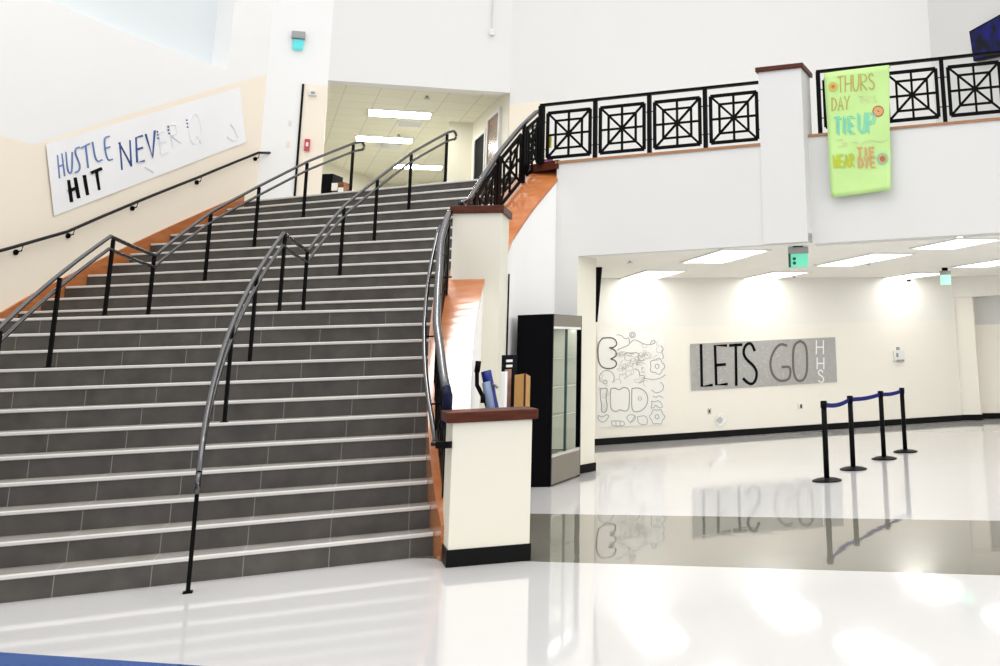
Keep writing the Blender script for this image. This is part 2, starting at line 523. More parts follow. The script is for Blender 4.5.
# wall with the corridor opening (direction AF)
pR = at_plane(510, 93, WA, AF); sR = (pR - WA).dot(ef)
pL = at_plane(328, 83, WA, AF); sL = (pL - WA).dot(ef)
HDR = 6.43
def cw(s, d=0, z=0): return WA + ef * s + nf * d + Vector((0, 0, z))
sD = (at_plane(301, 120, WA, AF) - WA).dot(ef)
mb = MB()
mb.prism([cw(-.2), cw(sD - .03), cw(sD - .03, .25), cw(-.2, .25)], 4.2, 9.5, M['white'])
mb.prism([cw(sD - .03, 0), cw(sL, 0), cw(sL, .25), cw(sD - .03, .25)], 6.33, 9.5, M['white'])
mb.prism([cw(sD - .03, 0), cw(sL, 0), cw(sL, .25), cw(sD - .03, .25)], 4.2, 6.33, M['tan'])
mb.prism([cw(sL, 0), cw(sR, 0), cw(sR, .25), cw(sL, .25)], HDR, 9.5, M['wall_hi'])
struct(mb, 'wall_corridor_front')
mb = MB(); mb.prism([cw(sD - .025, -.02), cw(sD + .01, -.02), cw(sD + .01, .0), cw(sD - .025, .0)], 4.2, 6.33)
struct(mb, 'trim_6', M['base'])

# wall behind the balcony
W1 = cw(sR)
def uw(s, d=0, z=0): return W1 + eb * s + nb * d + Vector((0, 0, z))
s2 = (at_plane(930, 40, W1, AB) - W1).dot(eb); s1 = (at_plane(546, 120, W1, AB) - W1).dot(eb)
mb = MB()
mb.prism([uw(0), uw(s1), uw(s1, .25), uw(0, .25)], 4.2, 6.2, M['tan'])
mb.prism([uw(0), uw(s1), uw(s1, .25), uw(0, .25)], 6.2, 9.5, M['wall_hi'])
mb.prism([uw(s1), uw(s2), uw(s2, .25), uw(s1, .25)], 4.2, 9.5, M['wall_hi'])
struct(mb, 'wall_back')
W2 = uw(s2); A3 = AF - pi / 2; e3 = Vector((cos(A3), sin(A3), 0))
mb = MB()
mb.prism([W2 + nb * .25, W2, W2 + e3 * 6, W2 + e3 * 6 + Vector((.3, .1, 0))], 4.2, 9.5)
struct(mb, 'wall_right', M['fascia'])

# corridor shell
CZ = 6.55
kR = at_z(505, 97, CZ); kR2 = at_z(473, 123, CZ)
mb = MB()
mb.prism([cw(sL - 3.5, .2), cw(sR, .2), Vector((-5, 34, 0)), Vector((-17, 34, 0)), Vector((-15, 22, 0))], CZ, CZ + .15)
struct(mb, 'ceiling_upper', M['ceil2'])
dR = (kR2 - kR).normalized(); dR.z = 0
q0 = cw(sR, .1); q1 = Vector((kR2.x, kR2.y, 0)); qd = (q1 - q0); qd.z = 0; qL = qd.length; qd.normalize(); qn = Vector((qd.y, -qd.x, 0))
AQ = atan2(qd.y, qd.x)
mb = MB(); mb.prism([q0, q1, q1 + qn * .2, q0 + qn * .2], 4.2, CZ)
struct(mb, 'wall_corridor_right', M['cream'])
v0 = at_plane(448, 150, q1, AF)
mb = MB(); mb.prism([q1 + qn * .2, q1, (v0.x, v0.y, 0), (v0.x - 1.2, v0.y + 4, 0), (v0.x + 1, v0.y + 4, 0)], 4.2, CZ)
struct(mb, 'wall_corridor_end', M['cream'])
lw0 = at_z(323, 162, CZ); lw1 = at_z(372, 178, CZ)
lw0.z = lw1.z = 0
ld = (lw1 - lw0).normalized()
mb = MB(); mb.prism([lw0 - ld * 8, lw1 + ld * 1.5, lw1 + ld * 1.5 + Vector((-.2, 0, 0)), lw0 - ld * 8 + Vector((-.2, 0, 0))], 4.2, CZ)
mb.prism([lw1 + ld * 1.5, lw1 + ld * 1.5 + Vector((8, 0, 0)), lw1 + ld * 1.5 + Vector((8, .2, 0)), lw1 + ld * 1.5 + Vector((0, .2, 0))], 4.2, CZ)
struct(mb, 'wall_corridor_left', M['cream'])


def slab_on(P0, ang, x0, x1, y0, y1, t, mbx, m=None, off=0.0):
    """thin upright box on a wall, from four sides read off the photograph"""
    n = Vector((sin(ang), -cos(ang), 0))
    if n.dot(EYE - Vector(P0)) < 0: n = -n
    a = at_plane(x0, (y0 + y1) / 2, P0, ang); b = at_plane(x1, (y0 + y1) / 2, P0, ang)
    zt = at_plane((x0 + x1) / 2, y0, P0, ang).z; zb = at_plane((x0 + x1) / 2, y1, P0, ang).z
    P = [Vector((p.x, p.y, 0)) + n * d for p, d in ((a, off), (b, off), (b, off + t), (a, off + t))]
    mbx.prism(P, zb, zt, m)
    return a, b, zb, zt


# corridor doors on its right wall
def door(n, x0, x1, ytop, m, frame, handle):
    a = at_plane(x0, 150, q0, AQ); b = at_plane(x1, 150, q0, AQ)
    zt = at_plane((x0 + x1) / 2, ytop, q0, AQ).z
    a.z = b.z = 0; nn = -qn
    mb = MB(); mb.prism([a, b, b + nn * .03, a + nn * .03], 4.205, zt)
    d = struct(mb, 'door_%d' % n, m)
    u = (b - a).normalized()
    mb = MB()
    mb.prism([a - u * .07, a, a + nn * .05, a - u * .07 + nn * .05], 4.205, zt + .07)
    mb.prism([b, b + u * .07, b + u * .07 + nn * .05, b + nn * .05], 4.205, zt + .07)
    mb.prism([a, b, b + nn * .05, a + nn * .05], zt, zt + .07)
    mb.build('door_frame', M['frame_w'], d)
    if handle:
        mb = MB(); p = a + u * .1 + nn * .06; mb.box((p.x, p.y, 5.2), (.03, .12, .03)); mb.build('door_handle', M['steel'], d)
door(1, 476.5, 486, 137, M['dark'], True, False)
door(2, 489, 499.5, 117, M['brown'], True, True)

# corridor lights
def panel_light(name, corners, z, label, cat_group, lampmat, inner=.03):
    P = [at_z(x, y, z) for x, y in corners]
    c = sum(P, Vector()) / 4
    u = ((P[1] - P[0]) + (P[2] - P[3])) / 2; v = ((P[3] - P[0]) + (P[2] - P[1])) / 2
    return c, u.length, v.length, atan2(u.y, u.x)
def ceiling_light(c, lu, lv, ang, z, label, group, lampmat, name='ceiling_light'):
    t = thing(name, label, 'ceiling light', (c.x, c.y, z), group)
    mb = MB()
    R = Matrix.Rotation(ang, 3, 'Z')
    for dx, dy, sx, sy in ((0, lv / 2, lu + .05, .025), (0, -lv / 2, lu + .05, .025), (lu / 2, 0, .025, lv), (-lu / 2, 0, .025, lv)):
        p = c + R @ Vector((dx, dy, 0)); mb.box((p.x, p.y, z - .012), (sx, sy, .024), ang)
    mb.build('frame', M['frame_w'], t)
    mb = MB(); mb.box((c.x, c.y, z - .008), (lu - .02, lv - .02, .012), ang); mb.build('diffuser', lampmat, t)
    return t
gU = None
for (x, y), lab in (((400, 113.5), 'nearest bright ceiling panel inside the upstairs corridor'), ((384.5, 139), 'middle bright ceiling panel inside the upstairs corridor'),
                    ((418, 166.5), 'farthest bright ceiling panel in the upstairs corridor, behind the handrail')):
    p = at_z(x, y, CZ)
    ceiling_light(p, 1.22, .58, AF, CZ, lab, 'corridor ceiling panels', M['lamp2'])
# small ceiling fittings in the corridor
for (x, y, r, lab) in ((427, 96, .06, 'small dark sprinkler head near the front of the corridor ceiling'), (399, 134.5, .05, 'small dark sprinkler head beside the middle corridor panel')):
    p = at_z(x, y, CZ); mb = MB(); mb.disc((p.x, p.y, CZ - .05), r * .5, .05, 12); mb.disc((p.x, p.y, CZ - .06), r, .012, 12)
    tag(mb.build('sprinkler', M['steel']), lab, 'sprinkler', 'corridor sprinklers')
for (x, y, lab) in ((410, 123.5, 'pale square air vent between the first two corridor panels'), (391, 146, 'pale square air vent behind the middle corridor panel')):
    p = at_z(x, y, CZ); mb = MB(); mb.box((p.x, p.y, CZ - .01), (.5, .5, .02), AF)
    for k in range(-3, 4):
        q = p + nf * (k * .065); mb.box((q.x, q.y, CZ - .026), (.44, .02, .012), AF)
    tag(mb.build('air_vent', M['frame_w']), lab, 'air vent', 'corridor air vents')
# dark furniture glimpsed at the corridor's left
p = at_depth(331, 188, 20.5)
t = thing('notice_cabinet', 'dark cabinet with pale notices glimpsed at the left of the upstairs corridor', 'cabinet', (p.x, p.y, 4.2))
a = at_depth(322, 174, 20.5); b = at_depth(333, 174, 20.5); c_ = at_depth(344, 182, 20.5)
mb = MB(); mb.prism([a, b, b + Vector((0, .5, 0)), a + Vector((0, .5, 0))], 4.2, a.z); mb.build('dark_panel', M['dark'], t)
mb = MB(); mb.prism([(b.x, b.y, 0), (c_.x, c_.y, 0), (c_.x, c_.y + .4, 0), (b.x, b.y + .4, 0)], 4.2, c_.z); mb.build('brown_panel', M['brown'], t)
mb = MB(); s_ = at_depth(335, 187, 20.48); mb.box((s_.x, s_.y - .02, s_.z), (.12, .03, .16)); s_ = at_depth(341, 190, 20.48); mb.box((s_.x, s_.y - .02, s_.z), (.1, .03, .1)); mb.build('notice', M['paper'], t)

# ------------------------------------------------------------------ lower hall under the balcony
F0 = at_z(670, 441.6, 0) * 1.01; F0.z = 0
def fp(x, y, off=0):
    p = at_plane(x, y, F0, AF); return p + Vector((sin(AF), -cos(AF), 0)) * off
fL = Vector((-4.6, 0, 0)); fL.y = F0.y + (fL.x - F0.x) * math.tan(AF)
fR = fp(953.5, 300); fR.z = 0
LC = 2.865
TANZ = fp(880, 322).z
mb = MB()
bk = nf * .25
mb.prism([fL, fR, fR + bk, fL + bk], 0, TANZ, M['fartan'])
mb.prism([fL, fR, fR + bk, fL + bk], TANZ, LC + .05, M['farwall'])
struct(mb, 'wall_far')
mb = MB(); of = -nf * .012
mb.prism([fL, fR, fR + of, fL + of], .002, .115)
struct(mb, 'baseboard_far', M['base'])
mb = MB()
mb.prism([bal(.0, .1), bal(cR, .1), bal(cR, SET + .28), bal(9, SET + .28), bal(9, 12), fR + Vector((4, 6, 0)), fL + Vector((-1, 1, 0)), (-5.2, 17, 0), (-3.6, 14, 0)], LC, LC + .08)
struct(mb, 'ceiling', M['ceil'])
# alcove at the right end
ar = Vector((cos(AB), sin(AB), 0)); an = Vector((-sin(AB), cos(AB), 0))
j1 = at_plane(976, 350, fR, AB); w1 = (Vector((j1.x, j1.y, 0)) - fR).length
BZ = at_plane(960, 297, fR, AB).z
mb = MB()
mb.prism([fR - ar * .02, fR + ar * 5, fR + ar * 5 + an * .9, fR + an * .9 - ar * .02], BZ, LC + .02, M['farwall'])
struct(mb, 'wall_alcove_beam')
mb = MB()
mb.prism([fR + an * .06, fR + an * .06 + ar * w1, fR + ar * w1 + an * .6, fR + an * .6], 0, BZ, M['fartan'])
q = fR + an * .42 + ar * w1
mb.prism([q, q + ar * 4, q + ar * 4 + an * .2, q + an * .2], 0, TANZ - .1, M['fartan'])
mb.prism([q, q + ar * 4, q + ar * 4 + an * .2, q + an * .2], TANZ - .1, BZ, M['fascia'])
struct(mb, 'wall_alcove')
mb = MB()
mb.prism([fR + an * .045, fR + an * .045 + ar * (w1 + .03), fR + ar * (w1 + .03) + an * .062, fR + an * .062], .002, .115)
mb.prism([q - an * .015, q - an * .015 + ar * 4, q + ar * 4 + an * .002, q + an * .002], .002, .115)
struct(mb, 'baseboard_alcove', M['base'])

gL = 'ceiling panels under the balcony'
for (cs, lab) in (([(680, 261.6), (733, 248.5), (769, 249.5), (716, 261.4)], 'long bright ceiling panel under the balcony, left of the pillar'),
                  ([(815, 265), (872, 252), (908.7, 253), (858, 265)], 'long bright ceiling panel under the balcony, right of the hanging exit sign'),
                  ([(620, 280), (648, 268.5), (680, 268.5), (655, 280)], 'long bright ceiling panel nearest the doodle drawing'),
                  ([(728, 280.5), (785, 270), (815, 270), (760, 280.5)], 'long bright ceiling panel above the grey banner'),
                  ([(918, 246), (952, 239.5), (993, 239.5), (959, 246.5)], 'nearest long bright ceiling panel at the right edge'),
                  ([(865, 281), (915, 271), (945, 271), (900, 281)], 'long bright ceiling panel just behind the far exit sign'),
                  ([(960, 266), (1000, 258), (1030, 258), (990, 266.5)], 'long bright ceiling panel at the right edge beside the far exit sign')):
    P = [at_z(x, y, LC) for x, y in cs]
    c = sum(P, Vector()) / 4
    lv = min(2.0, max(1.2, ((P[1] - P[0]).length + (P[2] - P[3]).length) / 2)); lu = .68
    ceiling_light(c, lu, lv, AF, LC, lab, gL, M['lamp'])
for (x, y, lab) in ((630, 261, 'small sprinkler head in the ceiling left of the first panel'), (868, 263, 'small sprinkler head between two ceiling panels'),
                    (794, 276, 'small sprinkler head below the near exit sign'), (925, 277.5, 'small sprinkler head left of the far exit sign')):
    p = at_z(x, y, LC); mb = MB(); mb.disc((p.x, p.y, LC - .03), .02, .03, 10); mb.disc((p.x, p.y, LC - .035), .045, .008, 12)
    tag(mb.build('sprinkler', M['steel']), lab, 'sprinkler', 'sprinklers under the balcony')
p = fp(907, 283, .08)
mb = MB(); mb.disc((p.x, p.y, LC - .05), .06, .05, 16, M['frame_w']); mb.disc((p.x, p.y, LC - .09), .035, .04, 16, M['black'], .055)
tag(mb.build('dome_camera'), 'small dark dome camera on the ceiling at the far wall', 'camera')

# exit signs
def exit_sign(x0, x1, yt, ym, yb, Y, face, label, dots, zc):
    a = at_depth(x0, (ym + yb) / 2, Y); b = at_depth(x1, (ym + yb) / 2, Y)
    zt = at_depth(x0, ym, Y).z; zb = at_depth(x0, yb, Y).z; c = (a + b) / 2; wd = (b - a).length
    t = thing('exit_sign', label, 'exit sign', (c.x, Y, zb))
    mb = MB(); mb.box((c.x, Y, (zt + zb) / 2), (wd, .05, zt - zb), 0); mb.build('face', face, t, bevel=.005)
    zz = at_depth(x0, yt, Y).z
    mb = MB(); mb.box((c.x, Y, (zt + zz) / 2), (wd + .02, .07, (zz - zt)), 0); mb.build('housing', M['grey'], t, bevel=.005)
    if dots:
        mb = MB()
        for k in (.62, .3): mb.tube([(c.x - wd * .22, Y - .026, zb + (zt - zb) * k), (c.x - wd * .22, Y - .032, zb + (zt - zb) * k)], .022, 10)
        mb.box((c.x - wd * .47, Y - .01, (zt + zb) / 2), (.03, .06, zt - zb)); mb.build('dark_marks', M['green_case'], t)
    mb = MB(); mb.box((c.x, Y, (zz + zc) / 2 + .001), (wd * .55, .05, max(.02, zc - zz))); mb.build('mount', M['black'], t)
    return t
exit_sign(789, 808, 247.5, 254, 267.5, 12.95, M['exit'], 'green exit sign hanging below the balcony beside the pillar', True, LC)
exit_sign(940.5, 950.5, 271, 275, 285, 17.6, M['exit2'], 'small pale green exit sign hanging near the far right corner', False, LC)
Pw = cw(0, 0)
pe = at_plane(298, 44, WA, AF)
t = thing('exit_sign', 'cyan glowing exit sign high on the white wall at the top of the stairs', 'exit sign', pe)
mb = MB(); slab_on(WA, AF, 292, 305.5, 33, 40, .12, mb); mb.build('housing', M['grey'], t, bevel=.01)
mb = MB(); slab_on(WA, AF, 293, 303.5, 40, 51, .05, mb, off=.03); mb.build('face', M['cyan'], t, bevel=.03)

# small devices on walls
def plate(name, label, cat, P0, ang, x0, x1, y0, y1, t, m, extra=None, group=None):
    mb = MB(); slab_on(P0, ang, x0, x1, y0, y1, t, mb, m)
    if extra:
        for (a, b, c, d, tt, mm) in extra: slab_on(P0, ang, a, b, c, d, tt, mb, mm)
    return tag(mb.build(name, None, bevel=.004), label, cat, group)
plate('fire_alarm_pull', 'red fire alarm pull station on the tan wall at the top of the stairs', 'fire alarm', WA, AF, 304.5, 310, 139.5, 151, .05, M['redplastic'], [(306, 308.5, 143, 147, .065, M['frame_w'])])
plate('alarm_strobe', 'white alarm strobe high on the tan wall above the red pull station', 'alarm', WA, AF, 309, 317, 91, 96, .06, M['frame_w'], [(311, 315, 92.5, 94.5, .08, M['grey'])])
plate('switch_plate', 'white switch plate on the white wall left of the dark door edge', 'switch', WA, AF, 288.5, 292, 120, 126, .012, M['frame_w'], [(289.7, 290.8, 122, 124, .02, M['fascia'])])
plate('wall_plate', 'beige square plate low on the white wall beside the dark door edge', 'wall plate', WA, AF, 286.5, 290.5, 140, 147, .012, M['tan'], [(287.8, 289.2, 142.5, 144.5, .018, M['cream'])])
pc = at_plane(491.5, 33, WA, AF); pt = pc.copy(); pt.z = 9.4
off = -nf * .035
t = thing('wall_sensor', 'white sensor box at the end of a thin conduit on the upper wall', 'sensor', pc)
mb = MB(); mb.tube([pt + off, pc + off], .012, 8); mb.build('conduit', M['fascia'], t)
mb = MB(); mb.box(pc + off, (.10, .07, .12), AF); mb.build('box', M['frame_w'], t, bevel=.015)

plate('power_outlet', 'small steel power outlet left of the round wall fitting', 'outlet', F0, AF, 707.5, 711, 408.5, 414, .012, M['steel'], [(708.5, 710, 410, 412.5, .016, M['dark'])])
plate('power_outlet', 'small outlet plate below the white letters of the grey banner', 'outlet', F0, AF, 797.5, 802.5, 403.5, 409, .012, M['chrome'], [(800, 801.7, 404.5, 408, .016, M['dark'])])
plate('wall_phone', 'small white device fixed on the far wall right of the grey banner', 'wall device', F0, AF, 893, 903.5, 350, 360.5, .05, M['frame_w'], [(896, 899, 347, 350, .03, M['grey']), (896, 903, 359.5, 361.5, .06, M['grey']), (895, 897, 353, 357, .06, M['grey'])])
plate('switch_plate', 'tiny tan plate on the far wall behind the last two stanchions', 'switch', F0, AF, 884.5, 886.5, 398, 405, .01, M['tan'], [(885, 886, 400.5, 402.5, .014, M['cream'])])
pf = fp(720, 420)
t = thing('floor_box', 'round steel fitting low on the far wall below the grey banner', 'wall fitting', pf)
mb = MB(); mb.tube([pf, pf - nf * .03], .10, 24); mb.build('ring', M['chrome'], t)
mb = MB(); mb.tube([pf - nf * .03 - ef * .02, pf - nf * .045 - ef * .02], .055, 20); mb.build('cover', M['steel'], t)

# ------------------------------------------------------------------ writing
G = {  # strokes in a unit cell, y down
 'H': [[(0, 0), (0, 1)], [(1, 0), (1, 1)], [(0, .5), (1, .5)]], 'I': [[(.5, 0), (.5, 1)]],
 'L': [[(0, 0), (.08, 1), (1, .97)]], 'E': [[(.95, 0), (0, 0), (.12, 1), (1, .98)], [(.06, .5), (.85, .48)]],
 'T': [[(0, .02), (1, 0)], [(.5, 0), (.55, 1)]],
 'S': [[(.78, .17), (.6, .02), (.35, 0), (.08, .1), (.03, .26), (.25, .4), (.7, .53), (.95, .68), (.9, .86), (.68, .98), (.38, .97), (.05, .86)]],
 'G': [[(.78, .05), (.5, 0), (.2, .18), (.02, .48), (.1, .78), (.38, .97), (.7, .99), (.97, .9), (.98, .6), (.6, .62)]],
 'O': [[(.5, 0), (.15, .06), (0, .25), (.02, .75), (.2, .95), (.5, 1), (.82, .93), (1, .72), (.97, .22), (.82, .05), (.5, 0)]],
 'U': [[(0, 0), (.03, .75), (.25, .97), (.6, 1), (.9, .8), (1, 0)]], 'R': [[(0, 1), (0, 0), (.8, .05), (.95, .25), (.75, .45), (0, .5), (1, 1)]],
 'D': [[(0, 0), (0, 1), (.6, .9), (1, .55), (.7, .12), (0, 0)]], 'A': [[(0, 1), (.5, 0), (1, 1)], [(.2, .65), (.8, .65)]],
 'Y': [[(0, 0), (.5, .5), (1, 0)], [(.5, .5), (.4, 1)]], 'P': [[(0, 1), (0, 0), (.85, .06), (.95, .3), (.7, .5), (0, .52)]],
 'W': [[(0, 0), (.22, 1), (.5, .35), (.78, 1), (1, 0)]], 'V': [[(0, 0), (.5, 1), (1, 0)]], 'N': [[(0, 1), (0, 0), (1, 1), (1, 0)]],
}
def cell(ch, x0, y0, x1, y1, skew=0, lean=0):
    return [[(x0 + (x1 - x0) * u + lean * (.5 - v) * (y1 - y0), y0 + (y1 - y0) * v + skew * (x1 - x0) * u) for u, v in s] for s in G[ch]]
def smooth(pts, n=2):
    for _ in range(n):
        if len(pts) < 3: return pts
        q = [pts[0]]
        for a, b in zip(pts, pts[1:]):
            q += [(.75 * a[0] + .25 * b[0], .75 * a[1] + .25 * b[1]), (.25 * a[0] + .75 * b[0], .25 * a[1] + .75 * b[1])]
        pts = q + [pts[-1]]
    return pts
def strokes(mbx, lines, pt, width, m=None, th=.0016):
    """ink lines as thin raised ribbons; pt(x, y, off) gives the point on the sheet"""
    for L in lines:
        P = [pt(x, y, 0) for x, y in L]; N = [(pt(x, y, .01) - pt(x, y, 0)).normalized() for x, y in L]
        secs = []
        for i, p in enumerate(P):
            t = P[min(i + 1, len(P) - 1)] - P[max(i - 1, 0)]
            t = t.normalized() if t.length > 1e-9 else Vector((0, 0, 1))
            s = t.cross(N[i]).normalized() * width / 2
            if i == 0: p = p - t * width * .4
            if i == len(P) - 1: p = p + t * width * .4
            secs.append([p - s, p + s, p + s + N[i] * th, p - s + N[i] * th])
        mbx.sweep(secs, m=m)
def sheet(mbx, corners, pt, nu, nv, ripple, th=.002, m=None, seed=1):
    """a paper sheet with slight depth; corners TL TR BR BL"""
    rnd = random.Random(seed)
    TL, TR, BR, BL = corners
    grid = []
    for j in range(nv + 1):
        for i in range(nu + 1):
            u, v = i / nu, j / nv
            x = (TL[0] * (1 - u) + TR[0] * u) * (1 - v) + (BL[0] * (1 - u) + BR[0] * u) * v
            y = (TL[1] * (1 - u) + TR[1] * u) * (1 - v) + (BL[1] * (1 - u) + BR[1] * u) * v
            grid.append((pt(x, y, ripple(u, v)), pt(x, y, ripple(u, v) - th)))
    k = nu + 1; n = len(grid)
    V = [g[0] for g in grid] + [g[1] for g in grid]; F = []
    for j in range(nv):
        for i in range(nu):
            a = j * k + i; F.append((a, a + 1, a + k + 1, a + k)); F.append((a + n, a + k + n, a + k + 1 + n, a + 1 + n))
    edge = [i for i in range(k)] + [j * k + nu for j in range(1, nv + 1)] + [nv * k + i for i in range(nu - 1, -1, -1)] + [j * k for j in range(nv - 1, 0, -1)]
    for a, b in zip(edge, edge[1:] + edge[:1]): F.append((a, a + n, b + n, b))
    mbx.add(V, F, m)

# grey banner on the far wall
def gp(x, y, off): return fp(x, y, .014 + off)
t = thing('grey_banner', 'grey paper banner lettered LETS GO in black on the far wall', 'banner', fp(763, 388))
mb = MB(); sheet(mb, [(690, 344), (835, 337.2), (836.8, 382), (691, 390.8)], gp, 20, 4, lambda u, v: .003 * sin(u * 23 + v * 4))
mb.build('sheet', M['grey_paper'], t)
def gc(x, y): return (685 + x / 6.25, 330 + y / 6.25)
def conv(cells, f): return [[f(x, y) for x, y in smooth(s, 2) if True] for s in cells]
def straight(cells, f): return [[f(x, y) for x, y in s] for s in cells]
mb = MB()
for ch, b in (('L', (98, 95, 165, 352)), ('E', (185, 97, 258, 343)), ('T', (280, 92, 350, 342))): strokes(mb, straight(cell(ch, *b), gc), lambda x, y, o: gp(x, y, o + .005), .052)
strokes(mb, conv(cell('S', 360, 82, 452, 343), gc), lambda x, y, o: gp(x, y, o + .005), .052)
mb.build('black_letters', M['ink_black'], t)
mb = MB()
for ch, b in (('G', (525, 85, 660, 322)), ('O', (672, 70, 762, 322))): strokes(mb, conv(cell(ch, *b), gc), lambda x, y, o: gp(x, y, o + .005), .045)
tag(mb.build('grey_letters', M['ink_grey'], t), 'brown-grey outlined letters')
mb = MB()
for ch, b in (('H', (818, 67, 862, 148)), ('H', (823, 175, 865, 242))): strokes(mb, straight(cell(ch, *b), gc), lambda x, y, o: gp(x, y, o + .005), .024)
strokes(mb, conv(cell('S', 830, 250, 866, 328), gc), lambda x, y, o: gp(x, y, o + .005), .024)
mb.build('white_letters', M['ink_white'], t)
mb = MB(); rnd = random.Random(2)
for _ in range(110):
    x = rnd.uniform(70, 780); y = rnd.uniform(100, 340)
    strokes(mb, straight([[(x, y), (x + 3, y)]], gc), lambda x, y, o: gp(x, y, o + .0042), .011)
tag(mb.build('glitter', M['fascia'], t), kind='stuff')

# doodle drawing on the far wall
def mp_(x, y): return (590 + x / 6.05, 325 + y / 6.05)
t = thing('doodle_drawing', 'white sheet of outlined bubble letters and flower doodles on the far wall', 'drawing', fp(630, 424))
mb = MB(); sheet(mb, [(597.2, 331), (663.5, 334), (664, 425), (596.8, 427)], gp, 8, 8, lambda u, v: .003 * sin(u * 7 + v * 5))
mb.build('sheet', M['ivory_paper'], t)
def ell(cx_, cy_, rx, ry, a0=0, a1=360, n=20, wob=0, k=6):
    return [(cx_ + (rx * (1 + wob * cos(k * radians(a)))) * cos(radians(a)), cy_ + (ry * (1 + wob * cos(k * radians(a)))) * sin(radians(a))) for a in frange(a0, a1, n)]
gpo = lambda x, y, o: gp(x, y, o + .005)
mb = MB()
E_ = [(75, 80), (130, 75), (158, 95), (160, 125), (130, 140), (110, 135), (150, 150), (162, 180), (140, 200), (118, 205), (155, 215), (160, 245), (130, 265), (80, 262), (50, 230), (45, 150), (52, 105), (75, 80)]
strokes(mb, conv([E_], mp_), gpo, .022)
mb.build('bold_outline', M['ink_grey'], t)
mb = MB()
N_ = [(125, 385), (150, 380), (175, 395), (200, 375), (235, 385), (238, 440), (232, 520), (195, 520), (180, 510), (160, 525), (125, 515), (120, 450), (125, 385)]
D_ = [(252, 385), (290, 378), (335, 400), (352, 450), (335, 500), (290, 528), (252, 520), (250, 450), (252, 385)]
I_ = [(62, 385), (105, 380), (100, 410), (95, 450), (105, 490), (95, 530), (65, 525), (70, 480), (60, 440), (62, 385)]
strokes(mb, conv([N_, D_, I_], mp_), gpo, .014)
fl = [ell(404, 250, 42, 45, wob=.12, k=5, n=40), ell(404, 555, 42, 44, wob=.1, k=6, n=40), ell(404, 250, 12, 13), ell(404, 555, 12, 13), ell(300, 445, 10, 10),
      ell(255, 60, 18, 18), ell(255, 60, 9, 9), ell(405, 375, 38, 34, -60, 150), ell(90, 345, 12, 12), ell(100, 320, 45, 45, 150, 400)]
strokes(mb, conv(fl, mp_), gpo, .010)
wav = [[(425, 125), (445, 145), (430, 165), (445, 190), (435, 205)], [(160, 60), (185, 60), (210, 85), (235, 75), (240, 120), (200, 135), (165, 150)],
       [(240, 110), (262, 88), (290, 95), (320, 115), (360, 120), (395, 110), (390, 90), (368, 95), (365, 115)], [(50, 545), (70, 560), (100, 540), (118, 550), (80, 595), (45, 570), (50, 545)],
       [(130, 580), (205, 580), (210, 610), (130, 612), (130, 580)], [(155, 580), (156, 610)], [(180, 580), (181, 610)], [(285, 555), (340, 545), (350, 605), (290, 600), (285, 555)],
       [(220, 560), (235, 540), (270, 545), (275, 570), (240, 595), (220, 560)], [(240, 595), (272, 548)], [(270, 265), (295, 275), (300, 310), (325, 300), (330, 330), (300, 350)],
       [(380, 430), (400, 440), (415, 425), (440, 440)], [(370, 460), (375, 480), (365, 505), (385, 500), (395, 480), (410, 500), (440, 500), (430, 470), (410, 455), (395, 465), (370, 460)],
       [(320, 320), (370, 330), (420, 325), (455, 300)], [(200, 180), (225, 165), (250, 175), (270, 165), (300, 175), (285, 200), (300, 220), (330, 210)]]
strokes(mb, conv(wav, mp_), gpo, .010)
mb.build('thin_outline', M['ink_line'], t)
mb = MB(); rnd = random.Random(9); L = []
for _ in range(48):
    cx_ = rnd.uniform(165, 345); cy_ = rnd.uniform(160, 355); L.append(ell(cx_, cy_, rnd.uniform(8, 26), rnd.uniform(6, 20), rnd.uniform(0, 180), rnd.uniform(220, 420), wob=rnd.uniform(0, .2), k=3))
for _ in range(8):
    L.append(ell(rnd.uniform(300, 420), rnd.uniform(90, 200), rnd.uniform(6, 18), rnd.uniform(6, 18), 0, rnd.uniform(240, 360)))
for _ in range(10):
    L.append(ell(rnd.uniform(55, 110), rnd.uniform(300, 520), rnd.uniform(5, 12), rnd.uniform(6, 14), 0, rnd.uniform(200, 360)))
strokes(mb, conv(L, mp_), gpo, .008)
tag(mb.build('faint_doodles', M['ink_line2'], t), kind='stuff')

# white banner on the curved wall
def cp(x, y, off): return at_cyl(x, y, ROUT - .02 - off)
t = thing('white_banner', 'long white paper banner lettered HUSTLE HIT on the tan curved wall', 'banner', cp(60, 210, 0))
mb = MB(); sheet(mb, [(46, 144), (240, 87), (246, 142), (54, 216)], cp, 24, 4, lambda u, v: .006 * sin(u * 17 + v * 3))
mb.build('sheet', M['paper'], t)
def cc(x, y): return (40 + x / 4.757, 80 + y / 4.757)
cpo = lambda x, y, o: cp(x, y, o + .009)
mb = MB()
lt = [[(82, 360), (92, 465)], [(103, 352), (117, 455)], [(88, 412), (112, 402)], [(122, 345), (130, 425), (140, 445), (153, 438), (153, 345)],
      [(188, 320), (170, 325), (166, 345), (178, 375), (190, 405), (188, 432), (168, 440)], [(198, 322), (236, 303)], [(217, 313), (229, 415)], [(250, 297), (266, 392), (296, 380)],
      [(330, 268), (302, 276), (318, 385), (345, 377)], [(308, 326), (333, 318)]]
strokes(mb, conv(lt, cc), cpo, .022)
tag(mb.build('slate_blue_letters', M['ink_blue2'], t), 'washed blue letters')
mb = MB()
lt = [[(378, 300), (388, 424)], [(376, 302), (432, 405)], [(426, 290), (433, 408)], [(487, 265), (455, 274), (462, 392), (496, 384)], [(458, 331), (488, 322)], [(503, 260), (536, 370), (546, 243)]]
strokes(mb, straight(lt, cc), cpo, .030)
mb.build('blue_letters', M['ink_blue'], t)
mb = MB()
